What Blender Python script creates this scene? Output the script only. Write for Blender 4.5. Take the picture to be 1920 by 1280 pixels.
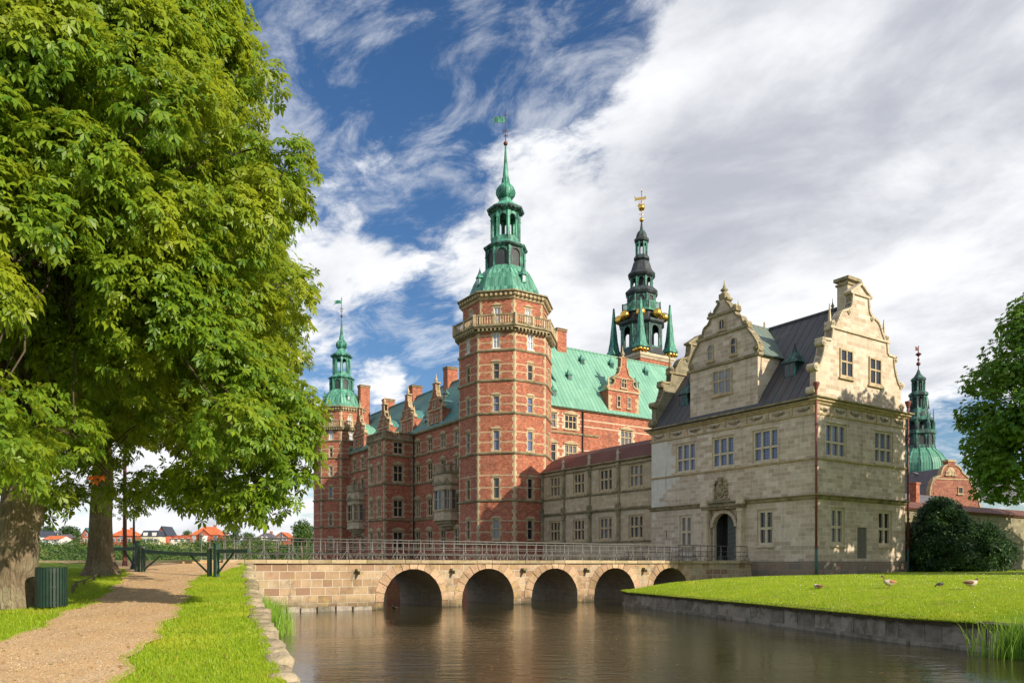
import bpy, math, random
import numpy as np
from mathutils import Vector, Matrix
random.seed(7); RNG = np.random.default_rng(7)
for o in list(bpy.data.objects): bpy.data.objects.remove(o)
SC = bpy.context.scene; COL = SC.collection
R = math.radians
# ---------------------------------------------------------------- camera
# eye at the world origin, looking along +Y; horizon low in the frame (shift lens)
F = 1450.0; CX = 960.0; HY = 1055.0            # focal length and horizon of the photograph, in its pixels
cam = bpy.data.cameras.new('camera'); co = bpy.data.objects.new('camera', cam); COL.objects.link(co)
cam.sensor_width = 36; cam.lens = 36*F/1920; cam.shift_y = (HY-640)/1920; cam.clip_start = .1; cam.clip_end = 4000
co.location = (0, 0, 0); co.rotation_euler = (R(90), 0, 0); SC.camera = co
# ---------------------------------------------------------------- sun and sky
SUN_A, SUN_E = 52.0, 29.0                      # degrees to the right of straight behind the camera, elevation
sd = Vector((math.sin(R(SUN_A))*math.cos(R(SUN_E)), -math.cos(R(SUN_A))*math.cos(R(SUN_E)), math.sin(R(SUN_E))))
sl = bpy.data.lights.new('sun', 'SUN'); sl.energy = 4.3; sl.angle = R(.5); sl.color = (1, .87, .68)
so = bpy.data.objects.new('sun', sl); COL.objects.link(so); so.location = (40, -40, 60)
so.rotation_euler = (-sd).to_track_quat('-Z', 'Y').to_euler()
SC.view_settings.view_transform = 'Standard'; SC.view_settings.look = 'None'
SC.view_settings.exposure = 0.6; SC.view_settings.gamma = 1; SC.view_settings.use_curve_mapping = False

class NT:
    """small helper for node graphs"""
    def __init__(s, nt): s.t = nt; s.n = nt.nodes; s.n.clear()
    def a(s, typ, ins=None, **pr):
        n = s.n.new(typ)
        for k, v in pr.items(): setattr(n, k, v)
        for k, v in (ins or {}).items():
            i = n.inputs[k]
            if isinstance(v, bpy.types.NodeSocket): s.t.links.new(v, i)
            elif isinstance(v, bpy.types.Node): s.t.links.new(v.outputs[0], i)
            else: i.default_value = v
        return n
    def math(s, op, a, b=0.0, c=0.0, clamp=False):
        return s.a('ShaderNodeMath', {0: a, 1: b, 2: c}, operation=op, use_clamp=clamp).outputs[0]
    def mr(s, v, a, b, c=0.0, d=1.0, smooth=False):
        return s.a('ShaderNodeMapRange', {0: v, 1: a, 2: b, 3: c, 4: d}, interpolation_type='SMOOTHSTEP' if smooth else 'LINEAR').outputs[0]
    def mix(s, f, a, b, mode='MIX'):
        n = s.n.new('ShaderNodeMix'); n.data_type = 'RGBA'; n.blend_type = mode
        for i, v in ((0, f), (6, a), (7, b)):
            if isinstance(v, bpy.types.NodeSocket): s.t.links.new(v, n.inputs[i])
            else: n.inputs[i].default_value = v if i == 0 else (*v[:3], 1)
        return n.outputs[2]
    def noise(s, vec, scale, detail=4, rough=.55, dist=0, out=0):
        return s.a('ShaderNodeTexNoise', {'Vector': vec, 'Scale': scale, 'Detail': detail, 'Roughness': rough, 'Distortion': dist}).outputs[out]

def make_world():
    w = bpy.data.worlds.new('World'); SC.world = w; w.use_nodes = True
    g = NT(w.node_tree)
    sky = g.a('ShaderNodeTexSky', sky_type='NISHITA', sun_disc=False, sun_elevation=R(SUN_E), sun_rotation=math.atan2(sd.x, sd.y),
              air_density=1.0, dust_density=.5, ozone_density=2.5)
    hs = g.a('ShaderNodeHueSaturation', {'Saturation': 1.22, 'Value': .95, 'Color': sky, 'Hue': .505})
    tc = g.a('ShaderNodeTexCoord').outputs['Generated']
    # clouds lie on a high sheet: intersect the direction with it
    sx = g.a('ShaderNodeSeparateXYZ', {0: tc})
    h = g.math('ADD', g.math('MAXIMUM', sx.outputs[2], 0), .26)
    px = g.math('DIVIDE', sx.outputs[0], h); py = g.math('DIVIDE', sx.outputs[1], h)
    v = g.a('ShaderNodeCombineXYZ', {0: g.math('MULTIPLY_ADD', py, .35, px), 1: py, 2: 0.0})
    big = g.noise(v, 1.7, 2, .5)
    fine = g.noise(v, 4.6, 12, .60, .25)
    wisp = g.noise(v, 12.0, 8, .66, .6)
    dens = g.math('ADD', g.math('MULTIPLY', big, .5), g.math('ADD', g.math('MULTIPLY', fine, 2.0), g.math('MULTIPLY', wisp, .8)))
    dens = g.math('SUBTRACT', dens, 1.04)
    # where the weather opens up or closes, as directions
    def lobe(x, y, rad, wt):
        c = Vector(((x-CX)/F, 1, (HY-y)/F)).normalized()
        d = g.a('ShaderNodeVectorMath', {0: tc, 1: tuple(c)}, operation='DOT_PRODUCT').outputs['Value']
        return g.math('MULTIPLY', g.mr(d, math.cos(R(rad)), 1, 0, 1, True), wt)
    tot = None
    for L in LOBES:
        l = lobe(*L); tot = l if tot is None else g.math('ADD', tot, l)
    dens = g.math('ADD', dens, tot)
    cover = g.mr(dens, .35, .82, 0, 1, True)
    veil = g.math('MULTIPLY', g.mr(g.noise(v, 7.0, 11, .66, .5), .44, .70, 0, 1, True), .55); cover = g.math('MAXIMUM', cover, veil)
    lum = g.noise(v, 2.8, 9, .58, .3)
    lobe_g = g.math('ADD', lobe(1500, 230, 26, .20), lobe(1620, 520, 12, -.10))
    shade = g.mr(g.math('SUBTRACT', g.math('ADD', lum, g.math('MULTIPLY', fine, .45)), lobe_g), .34, .82, 0, 1, True)
    cc = g.mix(shade, (.44, .46, .52), (.88, .89, .91))
    b1 = g.a('ShaderNodeBackground', {'Color': hs, 'Strength': .080})
    b2 = g.a('ShaderNodeBackground', {'Color': cc, 'Strength': .78})
    m = g.a('ShaderNodeMixShader', {0: cover, 1: b1, 2: b2})
    g.a('ShaderNodeOutputWorld', {0: m})
LOBES = [(720, 50, 15, -.40), (960, 40, 11, -.30), (1150, 215, 7, -.20), (1060, 130, 7, -.12), (790, 690, 7.0, -.55), (640, 640, 5, -.25), (780, 350, 5, -.16), (1090, 380, 3.5, -.30), (1250, 330, 4, -.2), (1180, 60, 6, -.2),
         (1800, 800, 4.5, -.9), (1880, 850, 4, -.7), (1560, 330, 26, .42), (1850, 100, 22, .3), (600, 500, 12, .12), (712, 716, 2.6, .50), (745, 745, 2.0, .35), (700, 560, 6, .2), (520, 60, 8, -.16), (860, 240, 8, .14), (620, 180, 7, -.06), (1040, 300, 5, .2), (1230, 230, 5, .25), (1000, 560, 10, .18),
         (300, 960, 14, .35), (1500, 640, 20, .3), (1850, 690, 5, .3)]
make_world()

# ---------------------------------------------------------------- object helpers
def tag(o, label=None, cat=None, group=None, kind=None):
    if label: o['label'] = label
    if cat: o['category'] = cat
    if group: o['group'] = group
    if kind: o['kind'] = kind
    return o
def thing(name, label, cat, loc=(0, 0, 0), rz=0.0, group=None):
    o = bpy.data.objects.new(name, None); COL.objects.link(o); o.empty_display_size = .3
    o.location = loc; o.rotation_euler = (0, 0, rz)
    return tag(o, label, cat, group)
class MB:
    """collects faces; build() links them as one mesh object. UVs are in metres on every face."""
    def __init__(s): s.v = []; s.f = []; s.m = []; s.M = Matrix(); s.cm = 0; s.sm = []
    def at(s, x=0, y=0, z=0, rz=0): s.M = Matrix.Translation((x, y, z)) @ Matrix.Rotation(rz, 4, 'Z'); return s
    def P(s, p): q = s.M @ Vector(p); s.v.append((q.x, q.y, q.z)); return len(s.v)-1
    def face(s, pts, m=None, smooth=False):
        s.f.append([s.P(p) for p in pts]); s.m.append(s.cm if m is None else m); s.sm.append(smooth)
    def fi(s, idx, m=None, smooth=False): s.f.append(list(idx)); s.m.append(s.cm if m is None else m); s.sm.append(smooth)
    def box(s, x0, x1, y0, y1, z0, z1, m=None, b=0.0):
        i = [s.P(p) for p in ((x0, y0, z0), (x1, y0, z0), (x1, y1, z0), (x0, y1, z0), (x0+b, y0+b, z1), (x1-b, y0+b, z1), (x1-b, y1-b, z1), (x0+b, y1-b, z1))]
        for q in ((0, 3, 2, 1), (4, 5, 6, 7), (0, 1, 5, 4), (1, 2, 6, 5), (2, 3, 7, 6), (3, 0, 4, 7)): s.fi([i[k] for k in q], m)
    def prism(s, pts, y0, y1, m=None):           # outline in x,z (counter-clockwise seen from -y), from y0 (front) to y1
        n = len(pts)
        a = [s.P((x, y0, z)) for x, z in pts]; b = [s.P((x, y1, z)) for x, z in pts]
        s.fi(a, m); s.fi(b[::-1], m)
        for k in range(n): j = (k+1) % n; s.fi((a[j], a[k], b[k], b[j]), m)
    def slab(s, pts, z0, z1, m=None):            # outline in x,y ccw
        n = len(pts)
        a = [s.P((x, y, z0)) for x, y in pts]; b = [s.P((x, y, z1)) for x, y in pts]
        s.fi(a[::-1], m); s.fi(b, m)
        for k in range(n): j = (k+1) % n; s.fi((a[k], a[j], b[j], b[k]), m)
    def lathe(s, prof, n=8, ph=0.0, cx=0, cy=0, m=None, smooth=False, cap=True):
        rows = []
        for r, z in prof:
            rows.append([s.P((cx+r*math.cos(ph+2*math.pi*k/n), cy+r*math.sin(ph+2*math.pi*k/n), z)) for k in range(n)])
        for a, b in zip(rows, rows[1:]):
            for k in range(n): j = (k+1) % n; s.fi((a[k], a[j], b[j], b[k]), m, smooth)
        if cap:
            if prof[0][0] > .02: s.fi(rows[0][::-1], m)
            if prof[-1][0] > .02: s.fi(rows[-1], m)
    def tube(s, pts, rad, n=6, m=None, smooth=True):
        pts = [Vector(p) for p in pts]; rows = []
        rr = rad if isinstance(rad, (list, tuple)) else [rad]*len(pts)
        for k, p in enumerate(pts):
            t = (pts[min(k+1, len(pts)-1)]-pts[max(k-1, 0)]); t = t.normalized() if t.length > 1e-9 else Vector((0, 0, 1))
            a = t.cross(Vector((0, 0, 1))) if abs(t.z) < .95 else t.cross(Vector((1, 0, 0))); a.normalize(); b = t.cross(a)
            rows.append([s.P(p+(a*math.cos(2*math.pi*i/n)+b*math.sin(2*math.pi*i/n))*rr[k]) for i in range(n)])
        for a, b in zip(rows, rows[1:]):
            for k in range(n): j = (k+1) % n; s.fi((a[j], a[k], b[k], b[j]), m, smooth)
        s.fi(rows[0], m); s.fi(rows[-1][::-1], m)
    def ball(s, c, r, n=12, m=None, sz=1.0):
        k = n//2; s.lathe([(max(r*math.sin(math.pi*i/k), .001), c[2]-r*sz*math.cos(math.pi*i/k)) for i in range(k+1)], n, 0, c[0], c[1], m, True, False)
    def ring(s, pts, off, z0, z1, closed=True, m=None, ins=.05, top=0.0):
        """moulding round an outline (x,y, ccw = outward on the right), standing `off` proud"""
        n = len(pts); P2 = [Vector(p) for p in pts]; outv = []
        for k in range(n):
            a = P2[k]-P2[k-1] if (closed or k > 0) else P2[1]-P2[0]
            b = P2[(k+1) % n]-P2[k] if (closed or k < n-1) else P2[k]-P2[k-1]
            a = a.normalized(); b = b.normalized(); na = Vector((a.y, -a.x)); nb = Vector((b.y, -b.x))
            mm = (na+nb); outv.append(mm/max(mm.dot(na), .2))
        def row(o, z): return [s.P((p.x+q.x*o, p.y+q.y*o, z)) for p, q in zip(P2, outv)]
        r = [row(-ins, z0), row(off*.55, z0), row(off, (z0+z1)/2 if top == 0 else z0+(z1-z0)*.4), row(off, z1), row(-ins, z1+top)]
        for a, b in zip(r, r[1:]):
            for k in range(n if closed else n-1): j = (k+1) % n; s.fi((a[k], a[j], b[j], b[k]), m)
        if not closed:
            s.fi([q[0] for q in r], m); s.fi([q[-1] for q in r][::-1], m)
    def build(s, name, mats, parent=None, loc=(0, 0, 0), rz=0.0, uv=True):
        me = bpy.data.meshes.new(name); me.from_pydata(s.v, [], s.f)
        mats = mats if isinstance(mats, (list, tuple)) else [mats]
        for m in mats: me.materials.append(m)
        me.polygons.foreach_set('material_index', s.m); me.polygons.foreach_set('use_smooth', s.sm); me.update()
        if uv: add_uv(me)
        o = bpy.data.objects.new(name, me); COL.objects.link(o); o.location = loc; o.rotation_euler = (0, 0, rz)
        if parent: o.parent = parent
        return o
def add_uv(me):
    nf = len(me.polygons); nl = len(me.loops)
    if not nf: return
    N = np.empty(nf*3); me.polygons.foreach_get('normal', N); N = N.reshape(-1, 3)
    lt = np.empty(nf, dtype=np.int64); me.polygons.foreach_get('loop_total', lt)
    vi = np.empty(nl, dtype=np.int64); me.loops.foreach_get('vertex_index', vi)
    co_ = np.empty(len(me.vertices)*3); me.vertices.foreach_get('co', co_); co_ = co_.reshape(-1, 3)
    T = np.stack([-N[:, 1], N[:, 0], np.zeros(nf)], 1); ln = np.linalg.norm(T, axis=1); flat = ln < .05
    T[flat] = (1, 0, 0); ln[flat] = 1; T /= ln[:, None]; B = np.cross(N, T)
    fi = np.repeat(np.arange(nf), lt); P = co_[vi]
    uv = np.stack([(P*T[fi]).sum(1), (P*B[fi]).sum(1)], 1)
    l = me.uv_layers.new(name='metres'); l.data.foreach_set('uv', uv.astype(np.float32).ravel())
def share(o, parent, loc, rz=0.0, name=None):     # a copy of a part (with its sub-parts) that shares mesh data
    c = o.copy(); COL.objects.link(c); c.parent = parent; c.location = loc; c.rotation_euler = (0, 0, rz)
    for ch in o.children:
        d = ch.copy(); COL.objects.link(d); d.parent = c
    return c
def copy_tree(o, parent=None):
    c = o.copy(); COL.objects.link(c); c.parent = parent
    for ch in o.children: copy_tree(ch, c)
    return c
# ---------------------------------------------------------------- frames: the castle's axes are turned 33.5 degrees
TH = math.atan2(.552, .834); U = Vector((math.cos(TH), math.sin(TH))); V = Vector((-U.y, U.x))
class Fr:
    def __init__(s, x, y, th=TH): s.o = Vector((x, y)); s.th = th; s.u = Vector((math.cos(th), math.sin(th))); s.v = Vector((-s.u.y, s.u.x))
    def loc(s, z=0): return (s.o.x, s.o.y, z)
    def w(s, x, y): return s.o+s.u*x+s.v*y
    def hit(s, px, py, ax, c):
        """point of the vertical plane ax=c of this frame that lies on the sight line through (px,py)"""
        k = (px-CX)/F
        if ax == 'x':
            p = s.o+s.u*c; t = (p.x-k*p.y)/(k*s.v.y-s.v.x); q = p+s.v*t; return c, t, (HY-py)/F*q.y
        p = s.o+s.v*c; t = (p.x-k*p.y)/(k*s.u.y-s.u.x); q = p+s.u*t; return t, c, (HY-py)/F*q.y
    def on(s, px, py, p0, nrm):
        """point of the plane through local p0 with local normal nrm on the sight line"""
        d = Vector(((px-CX)/F, 1, (HY-py)/F)); n = Vector((s.u.x*nrm[0]+s.v.x*nrm[1], s.u.y*nrm[0]+s.v.y*nrm[1], nrm[2]))
        w = s.w(p0[0], p0[1]); t = n.dot(Vector((w.x, w.y, p0[2])))/n.dot(d); q = d*t; r = Vector((q.x, q.y))-s.o
        return r.dot(s.u), r.dot(s.v), q.z
GC = Fr(22.1, 56.3)                 # gatehouse corner nearest to us
TC = Fr(-.74, 89.7)                 # centre of the big corner tower
WATER = -2.58
# ---------------------------------------------------------------- materials
MATS = {}
def newmat(name):
    m = bpy.data.materials.new(name); m.use_nodes = True; MATS[name] = m; return m, NT(m.node_tree)
def finish(g, col, rough=.8, bump=None, bs=.3, bd=.02, metal=0.0, spec=.5, trans=None, **kw):
    ins = {'Base Color': col if not isinstance(col, tuple) else (*col, 1), 'Roughness': rough, 'Metallic': metal, 'Specular IOR Level': spec}
    ins.update(kw)
    if bump is not None: ins['Normal'] = g.a('ShaderNodeBump', {'Strength': bs, 'Distance': bd, 'Height': bump}).outputs[0]
    p = g.a('ShaderNodeBsdfPrincipled', ins); sh = p.outputs[0]
    if trans:
        t = g.a('ShaderNodeBsdfTranslucent', {'Color': trans[1]}); sh = g.a('ShaderNodeMixShader', {0: trans[0], 1: sh, 2: t}).outputs[0]
    g.a('ShaderNodeOutputMaterial', {0: sh})
def obj(g): return g.a('ShaderNodeTexCoord').outputs['Object']
def uvm(g): return g.a('ShaderNodeTexCoord').outputs['UV']
def mul(c, f): return tuple(x*f for x in c)

def brickmat(name, c1, c2, mortar, stain=(.10, .055, .04)):
    m, g = newmat(name); uv = uvm(g); ob = obj(g)
    b = g.a('ShaderNodeTexBrick', {'Vector': uv, 'Color1': (*c1, 1), 'Color2': (*c2, 1), 'Mortar': (*mortar, 1), 'Scale': 1.0, 'Mortar Size': .022, 'Bias': -.1,
                                   'Brick Width': .34, 'Row Height': .125, 'Mortar Smooth': .3})
    # burnt headers laid in a diaper pattern, then weather
    w = g.noise(uv, 2.6, 5, .7); w2 = g.noise(ob, .35, 5, .6); w6 = g.noise(ob, .8, 6, .7)
    sc = g.a('ShaderNodeMapping', {0: uv, 3: (3.0, 8.0, 1)}); vn = g.a('ShaderNodeTexVoronoi', {'Vector': sc.outputs[0], 'Scale': 1.0}).outputs['Color']
    c = g.mix(g.mr(vn, .15, .6, 0, .6), b.outputs[0], mul(c2, .5))
    w4 = g.noise(g.a('ShaderNodeMapping', {0: uv, 3: (3.2, 5.5, 1)}).outputs[0], 1.0, 3, .7); c = g.mix(g.mr(w4, .53, .64, 0, .6), c, (.56, .27, .15))
    c = g.mix(g.mr(w, .50, .72, 0, .5), c, mul(c1, 1.35)); c = g.mix(g.mr(w2, .52, .78, 0, .6), c, stain)
    st = g.noise(g.a('ShaderNodeMapping', {0: uv, 3: (1.6, .18, 1)}).outputs[0], 1.0, 5, .6)
    c = g.mix(g.mr(st, .52, .74, 0, .42), c, mul(stain, .8))
    c = g.mix(g.mr(w6, .5, .66, 0, .35), c, (.52, .22, .13)); c = g.mix(g.mr(g.noise(ob, 1.6, 7, .72), .56, .70, 0, .5), c, (.12, .05, .035))
    finish(g, c, .9, b.outputs[1], -.5, .03); return m
def ashlar(name, ca, cb, cc_, mortar=(.30, .25, .18), bw=.95, rh=.36, stain=(.085, .075, .055), amt=.55, ms=.012, bs=.4, rough=.88, cs=.45, ds=.30):
    m, g = newmat(name); uv = uvm(g); ob = obj(g)
    wob = g.a('ShaderNodeVectorMath', {0: uv, 1: g.mix(.985, g.a('ShaderNodeTexNoise', {'Vector': uv, 'Scale': .8}).outputs[1], (0, 0, 0))}, operation='ADD').outputs[0]
    b = g.a('ShaderNodeTexBrick', {'Vector': wob, 'Color1': (0, 0, 0, 1), 'Color2': (1, 1, 1, 1), 'Mortar': (.5, .5, .5, 1), 'Scale': 1.0, 'Mortar Size': ms, 'Bias': 0.0,
                                   'Brick Width': bw, 'Row Height': rh, 'Mortar Smooth': .2}, offset=.5, squash=.7, squash_frequency=3)
    rnd = g.a('ShaderNodeSeparateColor', {0: b.outputs[0]}).outputs[0]
    c = g.mix(g.mr(rnd, .1, .9), ca, cb); reg = g.noise(ob, .45, 5, .6)
    c = g.mix(g.math('MULTIPLY', g.mr(rnd, .58, .70, 0, cs), g.mr(reg, .44, .60)), c, cc_); c = g.mix(g.math('MULTIPLY', g.mr(rnd, .36, .28, 0, ds), g.mr(reg, .35, .6, .35, 1)), c, mul(ca, .66))
    fb = g.noise(uv, 3.5, 6, .7); c = g.mix(g.mr(fb, .40, .70, 0, .35), c, mul(ca, .72))
    n1 = g.noise(uv, 1.7, 8, .65); n2 = g.noise(ob, .25, 5, .6); n3 = g.noise(uv, 14, 4, .6)
    c = g.mix(g.mr(n1, .46, .70, 0, amt), c, stain)
    c = g.mix(g.mr(n2, .50, .72, 0, amt*.8), c, mul(stain, 1.5))
    c = g.mix(g.mr(n3, .35, .7, 0, .3), c, mul(ca, 1.25))
    st = g.noise(g.a('ShaderNodeMapping', {0: uv, 3: (2.2, .16, 1)}).outputs[0], 1.0, 5, .6)
    c = g.mix(g.mr(st, .54, .74, 0, .45), c, mul(stain, .9))
    c = g.mix(g.math('MULTIPLY', b.outputs[1], .75), c, mortar)
    if name == 'bridge_stone': c = waterline(g, c, ob)
    hgt = g.math('SUBTRACT', g.math('MULTIPLY', g.noise(uv, 9, 6, .65), .6), b.outputs[1])
    finish(g, c, rough, hgt, bs, .04); return m
def waterline(g, c, ob):
    z = g.a('ShaderNodeSeparateXYZ', {0: ob}).outputs[2]; n = g.noise(ob, 2.2, 6, .7)
    zz_ = g.math('ADD', z, g.math('MULTIPLY', g.math('SUBTRACT', n, .5), .9))
    c = g.mix(g.mr(zz_, -2.6, -1.9, .9, 0), c, (.035, .035, .018)); c = g.mix(g.mr(g.noise(ob, .9, 7, .7), .54, .66, 0, .5), c, (.42, .31, .10))
    return g.mix(g.mr(g.noise(ob, 1.3, 8, .74), .55, .64, 0, .6), c, (.12, .10, .065))
def plainstone(name, c0, c1, stain, scale=2.0, amt=.6, rough=.9, bs=.5, bd=.03):
    m, g = newmat(name); ob = obj(g)
    n = g.noise(ob, scale, 8, .66); n2 = g.noise(ob, scale*.2, 4, .6); n3 = g.noise(ob, scale*7, 5, .6)
    c = g.mix(g.mr(n3, .3, .7), c0, c1); c = g.mix(g.mr(n, .45, .70, 0, amt), c, stain); c = g.mix(g.mr(n2, .5, .75, 0, amt*.8), c, mul(stain, .8))
    if name in ('voussoir_stone', 'wall_granite', 'bank_stone', 'coping_stone'):
        ri = g.a('ShaderNodeNewGeometry').outputs['Random Per Island']; c = g.mix(g.mr(ri, .45, 1, 0, .45), c, mul(c1, 1.25)); c = g.mix(g.mr(ri, .4, 0, 0, .5), c, mul(c0, .55)); c = g.mix(g.mr(g.noise(ob, 3.1, 7, .75), .54, .66, 0, .5), c, mul(c0, .4))
    if name == 'voussoir_stone': c = waterline(g, c, ob)
    if name == 'wall_granite': c = g.mix(g.mr(g.noise(ob, 1.1, 6, .7), .52, .62, 0, .6), c, (.07, .075, .03))
    finish(g, c, rough, n3, bs, bd); return m
def seamroof(name, c0, c1, seamc, sp=.62, streak=(.03, .10, .075), rough=.55, pan=1.6, amt=.5):
    """sheet copper with standing seams running up the slope"""
    m, g = newmat(name); uv = uvm(g); s = g.a('ShaderNodeSeparateXYZ', {0: uv})
    wv = g.noise(uv, .6, 2, .5)
    uu = g.math('DIVIDE', s.outputs[0], sp)
    fr = g.math('FRACT', uu); dd = g.math('ABSOLUTE', g.math('SUBTRACT', fr, .5))
    seam = g.mr(dd, .43, .48, 0, 1)
    cell = g.math('FLOOR', uu)
    vv = g.math('FRACT', g.math('ADD', g.math('DIVIDE', s.outputs[1], pan), g.math('MULTIPLY', cell, .37))); hs = g.mr(vv, .965, .99, 0, .6)
    wn = g.a('ShaderNodeTexWhiteNoise', {'Vector': g.a('ShaderNodeCombineXYZ', {0: cell, 1: g.math('FLOOR', g.math('ADD', g.math('DIVIDE', s.outputs[1], pan), g.math('MULTIPLY', cell, .37))), 2: 0.0})}, noise_dimensions='3D').outputs[0]
    st = g.noise(g.a('ShaderNodeMapping', {0: uv, 3: (3.5, .22, 1)}).outputs[0], 1.0, 6, .6)
    bl = g.noise(uv, .45, 6, .65)
    c = g.mix(g.math('MULTIPLY', wn, .7), c0, c1); c = g.mix(g.mr(st, .42, .62, 0, amt), c, streak); c = g.mix(g.mr(bl, .46, .72, 0, amt), c, mul(c1, .72))
    c = g.mix(g.math('MULTIPLY', g.math('MAXIMUM', seam, hs), .75), c, seamc)
    h = g.math('ADD', g.math('MULTIPLY', seam, 1.0), g.math('MULTIPLY', wv, .5))
    finish(g, c, rough, h, .7, .06, spec=.4); return m
def patina(name, c0, c1, c2, scale=1.5, rough=.6, lo=.45, hi=.6):
    m, g = newmat(name); ob = obj(g)
    n = g.noise(g.a('ShaderNodeMapping', {0: ob, 3: (1, 1, .35)}).outputs[0], scale, 7, .68); n2 = g.noise(ob, scale*5, 5, .6); n3 = g.noise(g.a('ShaderNodeMapping', {0: ob, 3: (3, 3, .25)}).outputs[0], scale, 5, .6)
    c = g.mix(g.mr(n, lo, hi), c0, c1); c = g.mix(g.mr(n2, .5, .7, 0, .4), c, c2); c = g.mix(g.mr(n3, .48, .62, 0, .75), c, c0)
    finish(g, c, rough, n2, .35, .02, spec=.4); return m
def flat(name, c, rough=.6, var=.35, scale=6.0, metal=0.0, bs=.2):
    m, g = newmat(name); n = g.noise(obj(g), scale, 6, .6)
    cc = g.mix(g.mr(n, .3, .75, 0, 1), mul(c, 1+var*.5), mul(c, 1-var)); finish(g, cc, rough, n, bs, .01, metal); return m

brickmat('red_brick', (.46, .115, .06), (.29, .062, .034), (.48, .27, .17))
brickmat('house_brick', (.30, .085, .055), (.26, .07, .045), (.36, .24, .18))
ashlar('gate_stone', (.46, .365, .27), (.63, .54, .425), (.78, .72, .63), mortar=(.66, .58, .45), ms=.016, amt=.42, stain=(.21, .18, .145), bw=.85, rh=.33)
ashlar('pale_ashlar', (.60, .58, .52), (.66, .63, .56), (.55, .52, .46), mortar=(.5, .48, .42), amt=.15, ms=.006)
ashlar('gallery_stone', (.47, .375, .25), (.55, .45, .305), (.62, .54, .42), amt=.42, ms=.008, stain=(.17, .14, .09))
ashlar('shaded_mossy_ashlar', (.20, .18, .12), (.28, .25, .17), (.34, .31, .22), amt=.7, ms=.012, stain=(.06, .07, .03))  # moss, plus the garden wall's shade put into a darker base colour
flat('dark_tile', (.13, .05, .035), .8, .5, 1.5)
ashlar('plinth_stone', (.20, .17, .15), (.28, .20, .16), (.26, .12, .09), bw=1.1, rh=.5, amt=.3, ms=.02)
ashlar('bridge_stone', (.31, .19, .125), (.50, .39, .25), (.36, .34, .28), mortar=(.60, .55, .45), bw=.82, rh=.43, amt=.62, ms=.022, stain=(.20, .14, .06), bs=.9, cs=.7, ds=.8)
ashlar('arch_brick', (.34, .27, .19), (.44, .35, .25), (.28, .22, .16), mortar=(.22, .19, .14), bw=.5, rh=.22, amt=.5)
plainstone('trim_stone', (.44, .34, .20), (.54, .43, .27), (.13, .11, .07), 2.2, .6)
plainstone('light_trim', (.52, .44, .31), (.60, .52, .38), (.17, .145, .10), 2.0, .45)
plainstone('mossy_trim', (.27, .23, .14), (.36, .30, .18), (.065, .065, .03), 1.8, .85)
plainstone('coping_stone', (.34, .26, .17), (.46, .37, .24), (.19, .16, .05), 1.6, .85)
plainstone('voussoir_stone', (.36, .23, .15), (.54, .38, .25), (.22, .15, .06), 1.5, .8)
plainstone('wall_granite', (.27, .24, .205), (.38, .33, .28), (.08, .075, .06), 1.6, .75, bs=.8)
plainstone('bank_stone', (.30, .24, .16), (.44, .36, .25), (.13, .13, .05), 1.9, .9, bs=.9, bd=.05)
seamroof('green_copper_roof', (.21, .43, .32), (.13, .33, .245), (.05, .19, .14), streak=(.09, .23, .17), amt=.5)
seamroof('teal_copper_roof', (.075, .235, .20), (.05, .16, .15), (.02, .07, .07), streak=(.10, .22, .24))
seamroof('dark_copper_roof', (.075, .062, .068), (.050, .044, .052), (.018, .018, .022), sp=.75, streak=(.065, .10, .095), rough=.5, amt=.5)
seamroof('brown_copper_roof', (.135, .032, .026), (.09, .024, .024), (.035, .018, .02), sp=.7, streak=(.15, .06, .045), rough=.65)
seamroof('valley_copper_roof', (.13, .20, .17), (.10, .15, .135), (.03, .06, .05), streak=(.16, .14, .11))
seamroof('dome_copper', (.15, .43, .30), (.07, .27, .19), (.012, .06, .05), sp=.42, streak=(.02, .09, .065), pan=1.0, amt=.92)
patina('bright_patina', (.02, .10, .08), (.11, .38, .27), (.025, .11, .09), lo=.42, hi=.56)
patina('dark_patina', (.022, .038, .04), (.08, .28, .21), (.03, .08, .075), lo=.46, hi=.60)
patina('black_copper', (.03, .035, .042), (.05, .13, .11), (.07, .075, .08), lo=.5, hi=.66)
flat('gilding', (.85, .50, .10), .22, .15, metal=1.0)
flat('iron_red', (.13, .035, .025), .6)
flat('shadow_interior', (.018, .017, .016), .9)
flat('pipe_red', (.19, .05, .04), .5); flat('pipe_green', (.03, .10, .09), .5)
flat('rail_iron', (.13, .125, .12), .45, .4, 8); flat('gate_green', (.022, .065, .042), .55, .5, 9, bs=.4); flat('bin_green', (.012, .038, .026), .5, .4)
flat('lamp_black', (.02, .022, .02), .45); flat('white_paint', (.72, .72, .70), .5, .1); flat('door_grey', (.055, .07, .065), .6, .4)
flat('grate_grey', (.16, .15, .13), .6); flat('tarp_blue', (.015, .14, .45), .5, .2); flat('scaffold_steel', (.38, .38, .37), .35, .2, metal=.7); flat('scaffold_wood', (.30, .25, .19), .8)

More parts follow.
